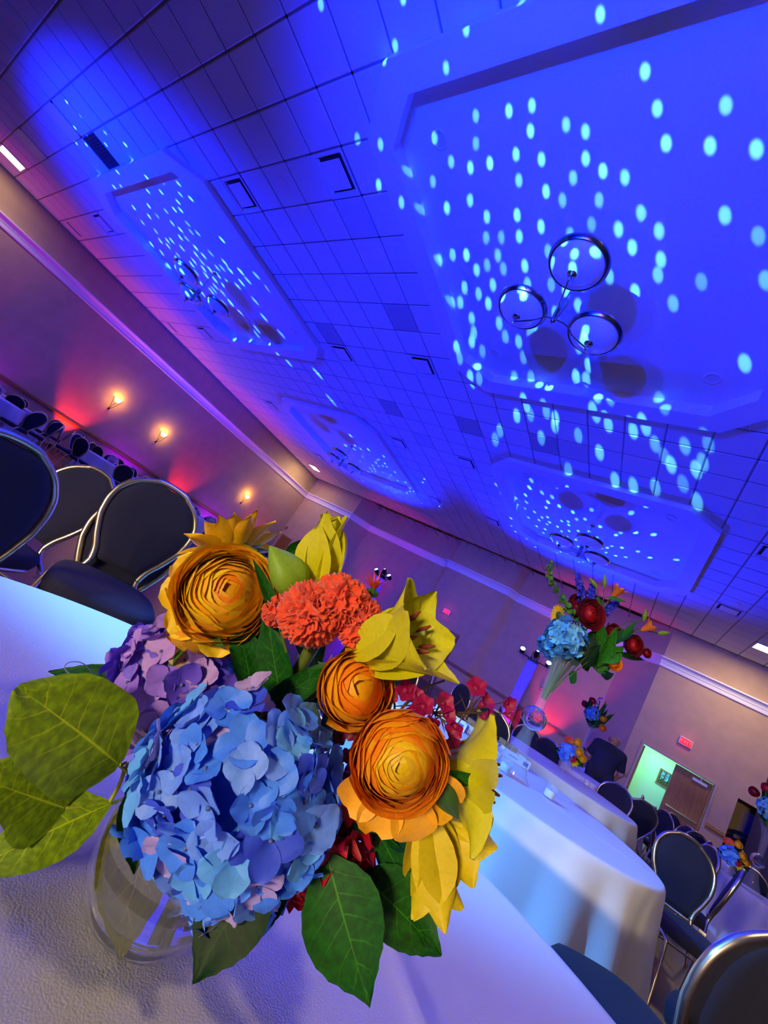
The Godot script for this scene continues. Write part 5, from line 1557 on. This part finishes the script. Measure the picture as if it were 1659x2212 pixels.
func build_tall_flowers() -> void:
	var red := tint("rose_red", Color(0.72, 0.02, 0.1)); var red2 := tint("rose_red_deep", Color(0.5, 0.0, 0.08))
	var teal := tint("floret_teal", Color(0.3, 0.6, 0.72)); var teal2 := tint("floret_teal_pale", Color(0.46, 0.72, 0.76)); var teal3 := tint("floret_teal_deep", Color(0.14, 0.38, 0.55))
	var leafm := leaf_tint("salal_leaf_face", Color.GREEN, Color.GREEN); var dark := leaf_tint("dark_leaf_face", Color.GREEN, Color.GREEN)
	var bright := leaf_tint("bright_leaf_face", Color(0.16, 0.5, 0.04), Color(0.3, 0.62, 0.1))
	var stem := tint("stalk_green", Color.GREEN); var orange := tint("lily_orange", Color(0.95, 0.5, 0.04)); var bells := tint("bells_green", Color(0.24, 0.5, 0.05)); var blue := tint("delphinium", Color(0.14, 0.2, 0.72)); var budg := tint("bud_green", Color.GREEN); var gold := tint("petal_gold", Color.GREEN); var sep := tint("sepal_green", Color.GREEN)
	var D := 2.36
	var foot := Vector3(-0.345, 0.757, -2.69)
	trumpet(foot, "tall clear trumpet vase with a ball stem, beside the candles")
	var mouth := foot + Vector3(0, 0.7, 0)
	var throat := foot + Vector3(0, 0.43, 0)
	var where := "in the tall trumpet vase by the candles"
	var o := flower("hydrangea", "teal hydrangea head " + where, "flower", at(1222, 1375, D - 0.04), dirp(-0.3, 0.4, 0.85))
	hydrangea(o, Vector3(0.095, 0.08, 0.095), 70, 0.03, [teal, teal2, teal3], 11, -0.3)
	o = flower("hydrangea", "dark teal hydrangea head behind the paler one", "flower", at(1195, 1395, D + 0.06), dirp(-0.6, 0.0, 0.6))
	hydrangea(o, Vector3(0.07, 0.06, 0.07), 40, 0.03, [teal3, teal3, teal], 12, -0.3)
	for q in [[1272, 1326, 0.0, 0.07, red, "large red rose " + where], [1247, 1312, 0.08, 0.06, red2, "dark red rose behind the large red one"], [1366, 1394, 0.02, 0.05, red, "red rose on the side of the tall vase towards the exit door"], [1322, 1368, 0.05, 0.045, red2, "deep red rose half hidden by leaves"], [1326, 1432, -0.02, 0.035, tint("petal_amber", Color.GREEN), "small orange rose at the rim of the tall vase"], [1396, 1411, 0.0, 0.022, red, "small red rosebud reaching towards the exit door"]]:
		o = flower("rose", q[5], "flower", at(q[0], q[1], D + q[2]), dirp(0.2, 0.25, 0.9))
		cup_flower(o, q[3], 8, 5, [q[4], red2 if q[4] == red else q[4]], 0.0, 0.16, int(q[0]), 0.7)
		stalk(o, "flower_stem", [at(q[0], q[1], D + q[2] + 0.02), mouth.lerp(at(q[0], q[1], D), 0.2), throat], 0.004, stem)
	# bells of Ireland
	o = base("bells_of_ireland", "curved green spike of bell shaped calyxes " + where, "flower", at(1232, 1330, D))
	var inv := o.transform.affine_inverse()
	var path := smooth([at(1245, 1350, D), at(1228, 1315, D), at(1205, 1285, D), at(1192, 1262, D), at(1184, 1240, D), at(1186, 1225, D), at(1196, 1213, D)], 2)
	var q2 := []
	for p in path: q2.append(inv * p)
	var g := Geo.new(); g.tube(q2, [0.004, 0.0025], 6); put("flower_stem", g, stem, o)
	var bell := Geo.new(); bell.lathe([Vector2(0.002, 0.0), Vector2(0.006, 0.004), Vector2(0.012, 0.015), Vector2(0.02, 0.022), Vector2(0.019, 0.023), Vector2(0.011, 0.016), Vector2(0.0, 0.006)], 12)
	var bm := bell.mesh()
	for k in 26:
		var f := 0.12 + 0.86 * k / 26.0
		var p: Vector3 = q2[int(f * (q2.size() - 1))]
		var a := k * 1.9
		put("calyx", bm, bells, o, along(Vector3(cos(a), 0.4, sin(a)), Vector3(0.2, 0.9, 0.1), p + Vector3(cos(a), 0, sin(a)) * 0.006).scaled_local(Vector3.ONE * (1.15 - 0.75 * f)))
	# delphinium spikes
	for q in [[1262, 1312, 1248, 1240, "blue delphinium spike beside the bells of ireland"], [1300, 1330, 1335, 1298, "blue delphinium spike under the orange lily"], [1275, 1300, 1280, 1265, "short blue delphinium spike above the large red rose"]]:
		var a := at(q[0], q[1], D + 0.04); var b := at(q[2], q[3], D + 0.04)
		o = base("delphinium", q[4], "flower", a)
		g = Geo.new(); g.tube([Vector3.ZERO, b - a], [0.003, 0.0015], 6); put("flower_stem", g, stem, o)
		for k in 24:
			var f := (k + 0.5) / 24.0
			var ang := k * 2.4
			var dd := (RIGHT * cos(ang) + UPV * 0.2 - FWD * sin(ang)).normalized()
			put("floret", floret_mesh("delph%d" % (k % 2), 0.016, 60 + k % 2), blue, o, along(dd, Vector3(0.1, 0.9, 0.3), (b - a) * f + dd * 0.018 * (1.2 - f)))
	# orange lilies and buds
	for q in [[1322, 1290, 1350, 1258, "orange lily at the top of the tall arrangement"], [1385, 1362, 1420, 1345, "orange lily reaching towards the exit door"]]:
		o = flower("lily", q[4], "flower", at(q[0], q[1], D), at(q[2], q[3], D - 0.03) - at(q[0], q[1], D))
		lily(o, 0.085, 0.018, 0.3, 0.5, orange, int(q[0]))
		stalk(o, "flower_stem", [at(q[0], q[1], D), mouth.lerp(at(q[0], q[1], D), 0.5) + Vector3(0, 0.02, 0), throat], 0.003, stem)
	n_bud = 0
	for q in [[1290, 1270, 1276, 1252], [1305, 1268, 1306, 1242], [1390, 1342, 1396, 1312], [1420, 1368, 1450, 1366]]:
		o = flower("lily_bud", ["olive lily bud leaning away from the orange lily", "green lily bud standing upright at the top", "yellow green lily bud above the outer orange lily", "pale green lily bud at the outermost tip"][n_bud], "bud", at(q[0], q[1], D), at(q[2], q[3], D) - at(q[0], q[1], D), "lily buds in the tall arrangement")
		n_bud += 1
		bud(o, 0.075, 0.012, budg)
		stalk(o, "flower_stem", [at(q[0], q[1], D), at((q[0] + 1300) * 0.5, (q[1] + 1340) * 0.5, D), throat], 0.0025, stem)
	o = flower("sunflower", "small sunflower at the edge of the tall arrangement", "flower", at(1208, 1330, D + 0.02), dirp(-0.9, 0.2, 0.2))
	for k in 18: put("petal", blade(0.05, 0.01, LANCE, 0.0, 0.2, 0.3, 0.1, 5, 8, k), tint("petal_sun", Color.GREEN), o, around(TAU * k / 18.0, 1.2, 0.02, 0.0))
	g = Geo.new(); g.lathe([Vector2(0.0, -0.015), Vector2(0.024, -0.008), Vector2(0.024, 0.006), Vector2(0.0, 0.01)], 16); put("disc", g, sep, o)
	# leaves and stems
	var rr := RandomNumberGenerator.new(); rr.seed = 77
	for q in [[1290, 1440, 1330, 1360, 0.04, 1], [1300, 1430, 1345, 1400, 0.045, 1], [1295, 1420, 1300, 1345, 0.035, 1], [1280, 1440, 1320, 1440, 0.04, 1], [1270, 1450, 1250, 1400, 0.035, 0], [1265, 1440, 1295, 1395, 0.04, 0], [1255, 1430, 1225, 1420, 0.035, 0], [1300, 1460, 1325, 1455, 0.025, 0], [1245, 1450, 1235, 1475, 0.03, 1], [1290, 1400, 1330, 1375, 0.03, 0], [1320, 1390, 1370, 1360, 0.03, 0], [1330, 1410, 1390, 1425, 0.018, 0], [1300, 1310, 1290, 1290, 0.016, 1], [1345, 1380, 1375, 1345, 0.02, 1], [1310, 1290, 1350, 1300, 0.014, 1], [1250, 1420, 1290, 1360, 0.04, 0], [1240, 1400, 1260, 1350, 0.03, 0]]:
		leaf_at("arrangement_leaf", "bright green leaf among the stems of the tall arrangement" if q[5] else "dark green leaf among the stems of the tall arrangement", at(q[0], q[1], D + rr.randf_range(-0.04, 0.05)), at(q[2], q[3], D + rr.randf_range(-0.08, 0.05)), q[4], bright if q[5] else (leafm if rr.randf() < 0.5 else dark), rr.randf_range(-0.7, 0.7), 0.4, 0.25, OVATE, "bright leaves in the tall arrangement" if q[5] else "dark leaves in the tall arrangement", 0.2, int(q[0]))
	for k in 14:
		var a := k * 2.4
		var st := base("flower_stem", "green stem inside the tall trumpet vase", "stem", throat, 0.0, "stems in the tall trumpet vase")
		g = Geo.new(); g.tube([Vector3(cos(a) * 0.012, 0.0, sin(a) * 0.012), Vector3(cos(a) * 0.02, 0.12, sin(a) * 0.02), Vector3(cos(a) * 0.055, 0.28, sin(a) * 0.055)], 0.004, 6)
		put("stem", g, stem, st)
	# the other arrangements, smaller in the picture
	tall_far(Vector3(-0.26, 0.757, -8.0), "in front of the standing person", 5)
	tall_far(Vector3(1.62, 0.757, -6.85), "in front of the dark alcove", 9)
	low_far(Vector3(-0.26, 0.757, -5.72), "on the second low bouquet table", 3)
	low_far(Vector3(1.5, 0.757, -7.25), "by the vase before the alcove", 6)

var n_bud := 0

func tall_far(p: Vector3, where: String, sd: int) -> void:
	trumpet(p, "tall clear trumpet vase " + where)
	var rr := RandomNumberGenerator.new(); rr.seed = sd
	var m := p + Vector3(0, 0.82, 0)
	var kinds := [["hydrangea", 0], ["rose", 1], ["rose", 1], ["delphinium", 2], ["rose", 3], ["leaf", 4]]
	kinds = kinds
	var o := flower("hydrangea", "pale teal hydrangea in the tall vase " + where, "flower", m + Vector3(-0.06, 0.02, 0.1), Vector3(-0.2, 0.5, 0.8))
	hydrangea(o, Vector3(0.1, 0.08, 0.1), 40, 0.034, [mats.floret_teal, mats.floret_teal_pale], sd, -0.3)
	var names := ["red rose at the top of the tall vase ", "dark red rose at the side of the tall vase ", "orange rose at the rim of the tall vase ", "golden rose in the tall vase "]
	for k in 4:
		o = flower("rose", names[k] + where, "flower", m + [Vector3(-0.12, 0.2, 0.03), Vector3(-0.2, 0.1, 0.0), Vector3(0.14, -0.09, 0.06), Vector3(0.1, 0.04, 0.08)][k], Vector3(0.1, 0.5, 0.8))
		cup_flower(o, 0.05, 4, 4, [[mats.rose_red, mats.rose_red_deep, mats.petal_amber, mats.petal_gold][k]], 0.36, 0.05, sd + k, 0.85)
	o = base("delphinium", "blue delphinium spike in the tall vase " + where, "flower", m + Vector3(-0.04, 0.12, 0))
	for k in 18:
		var a := k * 2.4
		put("floret", floret_mesh("delph0", 0.016, 60), mats.delphinium, o, along(Vector3(cos(a), 0.3, sin(a)), Vector3(0.1, 0.9, 0.3), Vector3(cos(a) * 0.02, 0.012 * k, sin(a) * 0.02)))
	for k in 26:
		var a := k * 2.4; var t := rr.randf_range(0.3, 1.3)
		var b := m + Vector3(cos(a) * sin(t), cos(t) * 1.1, sin(a) * sin(t)) * rr.randf_range(0.16, 0.3)
		leaf_at("arrangement_leaf", "green leaf in the tall vase " + where, m - Vector3(0, 0.16, 0) + Vector3(cos(a), 0, sin(a)) * 0.03, b, rr.randf_range(0.02, 0.035), [mats.salal_leaf_face, mats.dark_leaf_face, mats.bright_leaf_face][k % 3], rr.randf_range(-0.5, 0.5), 0.4, 0.25, OVATE, "leaves in the tall vase " + where, 0.2, k)

func low_far(p: Vector3, where: String, sd: int) -> void:
	var vase := base("glass_bowl_vase", "clear round glass vase " + where, "vase", p)
	var g := Geo.new(); g.lathe([Vector2(0.0, 0.0), Vector2(0.05, 0.0), Vector2(0.078, 0.06), Vector2(0.06, 0.12), Vector2(0.058, 0.12), Vector2(0.075, 0.06), Vector2(0.046, 0.005), Vector2(0.0, 0.005)], 24)
	put("bowl", g, mats.pane_glass, vase)
	var m := p + Vector3(0, 0.2, 0)
	var o := flower("hydrangea", "bright blue hydrangea " + where, "flower", m + Vector3(-0.03, -0.01, 0.07), Vector3(-0.1, 0.2, 1.0))
	hydrangea(o, Vector3(0.085, 0.07, 0.085), 44, 0.026, [mats.floret_sky, mats.floret_blue], sd, -0.3)
	o = flower("cockscomb", "orange red cockscomb " + where, "flower", m + Vector3(-0.06, 0.11, 0.02), Vector3(0, 1, 0.5))
	crest(o, Vector3.ZERO, Vector3(0.055, 0.04, 0.045), 14, 0.02, 0.012)
	var lab := ["yellow lily at the top of the low bouquet ", "yellow lily leaning out of the low bouquet ", "yellow lily drooping from the low bouquet ", "small yellow lily in the low bouquet "]
	for k in 4:
		var d: Vector3 = [Vector3(-0.4, 1, 0.2), Vector3(0.7, 0.7, 0.3), Vector3(0.9, -0.1, 0.5), Vector3(0.6, -0.5, 0.6)][k]
		o = flower("lily", lab[k] + where, "flower", m + d.normalized() * 0.06, d)
		lily(o, 0.085, 0.022, 0.3, 0.6, mats.lily_yellow, sd + k * 7, false)
	for k in 3:
		o = flower("ranunculus", ["golden ranunculus at the top of the low bouquet ", "golden ranunculus in the middle of the low bouquet ", "golden ranunculus at the side of the low bouquet "][k] + where, "flower", m + [Vector3(0.02, 0.14, 0.02), Vector3(0.07, 0.06, 0.08), Vector3(0.12, 0.02, 0.03)][k], Vector3(0.2, 0.4, 0.8))
		cup_flower(o, 0.04, 4, 5, [mats.petal_gold, mats.petal_lemon], 0.3, 0.05, sd + k, 0.7)
	o = flower("carnation", "crimson carnation " + where, "flower", m + Vector3(0.04, -0.03, 0.1), Vector3(0.2, -0.1, 1.0))
	for k in 24: put("petal", blade(0.04, 0.014, SPOON, 0.0, 0.25, 0.1, 0.6, 7, 6, k % 6), mats.crimson, o, around(k * 2.4, 1.5 * (k + 0.5) / 24.0, 0.003, 0.0))
	for k in 14:
		var a := k * 2.4
		leaf_at("salal_leaf", "green leaf of the low bouquet " + where, m + Vector3(cos(a), -0.3, sin(a)) * 0.04, m + Vector3(cos(a), -0.35 + 0.1 * (k % 4), sin(a)) * 0.16, 0.028, [mats.salal_leaf_face, mats.dark_leaf_face][k % 2], 0.2, 0.4, 0.25, OVATE, "leaves of the low bouquet " + where, 0.15, k)

# ---------------------------------------------------------------- the person bending over a table
func field(p: Vector3, bones: Array, k: float) -> float:
	var d := 1e3
	for b in bones:
		var a: Vector3 = b[0]; var ab: Vector3 = b[1] - a
		var t := clampf((p - a).dot(ab) / maxf(1e-9, ab.length_squared()), 0.0, 1.0)
		var e: float = p.distance_to(a + ab * t) - lerpf(b[2], b[3], t)
		var h := clampf(0.5 + 0.5 * (d - e) / k, 0.0, 1.0)
		d = lerpf(d, e, h) - k * h * (1.0 - h)
	return d

func skin(bones: Array, k: float, s: float, grow := 0.0) -> Geo:
	var lo := Vector3.ONE * 1e3; var hi := -lo
	for b in bones:
		for e in 2:
			var r: Vector3 = Vector3.ONE * (b[2 + e] + grow + 2.5 * s)
			lo = lo.min(b[e] - r); hi = hi.max(b[e] + r)
	var n := Vector3i(((hi - lo) / s).ceil()) + Vector3i.ONE
	var f := PackedFloat32Array(); f.resize(n.x * n.y * n.z)
	for z in n.z:
		for y in n.y:
			for x in n.x:
				f[(z * n.y + y) * n.x + x] = field(lo + Vector3(x, y, z) * s, bones, k) - grow
	var g := Geo.new()
	var id := {}
	var st := [1, n.x, n.x * n.y]
	for z in n.z - 1:
		for y in n.y - 1:
			for x in n.x - 1:
				var at0 := (z * n.y + y) * n.x + x
				var sum := Vector3.ZERO; var c := 0
				var first := f[at0] < 0.0
				var mixed := false
				for q in range(1, 8):
					if (f[at0 + (q & 1) + ((q >> 1) & 1) * st[1] + (q >> 2) * st[2]] < 0.0) != first: mixed = true; break
				if not mixed: continue
				for ax in 3:
					for u in 2:
						for w in 2:
							var o1 := [Vector3(0, u, w), Vector3(u, 0, w), Vector3(u, w, 0)][ax] as Vector3
							var i0: int = at0 + int(o1.x) + int(o1.y) * st[1] + int(o1.z) * st[2]
							var a := f[i0]; var b := f[i0 + st[ax]]
							if (a < 0.0) != (b < 0.0):
								var t := a / (a - b)
								o1[ax] += t
								sum += o1; c += 1
				id[at0] = g.pt(lo + (Vector3(x, y, z) + sum / c) * s)
	for z in range(1, n.z - 1):
		for y in range(1, n.y - 1):
			for x in range(1, n.x - 1):
				var at0 := (z * n.y + y) * n.x + x
				for ax in 3:
					var a := f[at0]; var b := f[at0 + st[ax]]
					if (a < 0.0) == (b < 0.0): continue
					var u: int = st[(ax + 1) % 3]; var w: int = st[(ax + 2) % 3]
					var q := [id.get(at0 - u - w, -1), id.get(at0 - w, -1), id.get(at0, -1), id.get(at0 - u, -1)]
					if q.min() < 0: continue
					if a < 0.0:
						g.tri(q[0], q[2], q[1]); g.tri(q[0], q[3], q[2])
					else:
						g.tri(q[0], q[1], q[2]); g.tri(q[0], q[2], q[3])
	return g

func build_person() -> void:
	var skinm := mat("skin", lin(0.5, 0.26, 0.18), 0.55)
	skinm.subsurf_scatter_enabled = true; skinm.subsurf_scatter_strength = 0.15
	var shirt := mat("dark_shirt", lin(0.015, 0.018, 0.03), 0.9); var jeans := mat("dark_trousers", lin(0.02, 0.025, 0.05), 0.9); var shoe := mat("black_shoe", lin(0.01, 0.01, 0.01), 0.5)
	# local axes: +z is the way the person faces; origin on the floor between the feet
	var hip := Vector3(0, 0.9, -0.06); var waist := Vector3(0, 1.04, 0.0); var chest := Vector3(0, 1.24, 0.13); var neck := Vector3(0, 1.37, 0.24); var head := Vector3(0, 1.47, 0.31)
	var torso := [[hip + Vector3(-0.08, 0, 0), hip + Vector3(0.08, 0, 0), 0.125, 0.125], [hip, waist, 0.15, 0.14], [waist, chest, 0.14, 0.15], [waist + Vector3(-0.06, 0, 0), chest + Vector3(-0.09, 0, 0), 0.1, 0.12], [waist + Vector3(0.06, 0, 0), chest + Vector3(0.09, 0, 0), 0.1, 0.12], [chest + Vector3(-0.16, 0.06, 0.02), chest + Vector3(0.16, 0.06, 0.02), 0.075, 0.075]]
	var arms := []
	var lower := []
	var hands := []
	for s in [-1.0, 1.0]:
		var sh := Vector3(s * 0.2, 1.3, 0.15); var el := Vector3(s * 0.27, 1.05, 0.2); var wr := Vector3(s * 0.2, 0.88, 0.36)
		arms.append([sh, sh.lerp(el, 0.75), 0.06, 0.052])
		lower.append_array([[sh, el, 0.052, 0.043], [el, wr, 0.043, 0.029]])
		var pd := Vector3(-s * 0.15, -0.45, 0.85).normalized()
		hands.append([wr, wr + pd * 0.08, 0.028, 0.036])
		var side := Vector3(1, 0, 0.2).normalized()
		for k in 4:
			var b := wr + pd * 0.085 + side * (k - 1.5) * 0.019
			var L: float = [0.07, 0.08, 0.075, 0.06][k]
			hands.append_array([[b, b + pd * L * 0.5, 0.0095, 0.009], [b + pd * L * 0.5, b + pd * L * 0.8 + Vector3(0, -0.025, 0), 0.009, 0.008]])
		hands.append_array([[wr + pd * 0.03 - side * s * 0.02, wr + pd * 0.06 - side * s * 0.05, 0.013, 0.011], [wr + pd * 0.06 - side * s * 0.05, wr + pd * 0.095 - side * s * 0.058, 0.011, 0.009]])
	var legs := []
	for s in [-1.0, 1.0]:
		var h := hip + Vector3(s * 0.095, -0.04, 0); var kn := Vector3(s * 0.11, 0.49, 0.02); var an := Vector3(s * 0.12, 0.09, -0.05)
		legs.append_array([[h, kn, 0.095, 0.065], [kn, an, 0.062, 0.042]])
	var o := base("person", "person in a dark t-shirt and trousers bending over a table, seen from behind", "person", Vector3(0.08, 0, -9.25), PI - 0.05)
	var headb := [[head + Vector3(0, 0.03, -0.012), head + Vector3(0, 0.035, 0.02), 0.088, 0.085], [head + Vector3(0, -0.05, 0.035), head + Vector3(0, -0.075, 0.055), 0.06, 0.042], [neck + Vector3(0, -0.04, -0.03), head + Vector3(0, -0.04, -0.01), 0.058, 0.056], [head + Vector3(0, -0.012, 0.1), head + Vector3(0, -0.035, 0.118), 0.008, 0.014]]
	for s in [-1.0, 1.0]: headb.append([head + Vector3(s * 0.084, 0.02, 0.0), head + Vector3(s * 0.082, -0.02, 0.005), 0.016, 0.011])
	var body := skin(torso + lower + legs, 0.05, 0.019)
	var hd := skin(headb, 0.02, 0.0085)
	var hn := skin(hands, 0.008, 0.0065)
	for q in [hd, hn]:
		var b := body.v.size()
		body.v.append_array(q.v); body.t.append_array(q.t); body.c.append_array(q.c)
		for j in q.i: body.i.append(j + b)
	var bd := put("body", body, skinm, o)
	put("t_shirt", skin(torso + arms, 0.06, 0.02, 0.014), shirt, bd)
	put("trousers", skin([torso[0], [hip, waist - Vector3(0, 0.04, 0.01), 0.148, 0.138]] + legs, 0.05, 0.02, 0.016), jeans, bd)
	for s in [-1.0, 1.0]:
		put("shoe", skin([[Vector3(s * 0.12, 0.045, -0.08), Vector3(s * 0.13, 0.04, 0.12), 0.045, 0.04], [Vector3(s * 0.12, 0.07, -0.06), Vector3(s * 0.12, 0.05, 0.04), 0.05, 0.042]], 0.03, 0.015), shoe, bd)
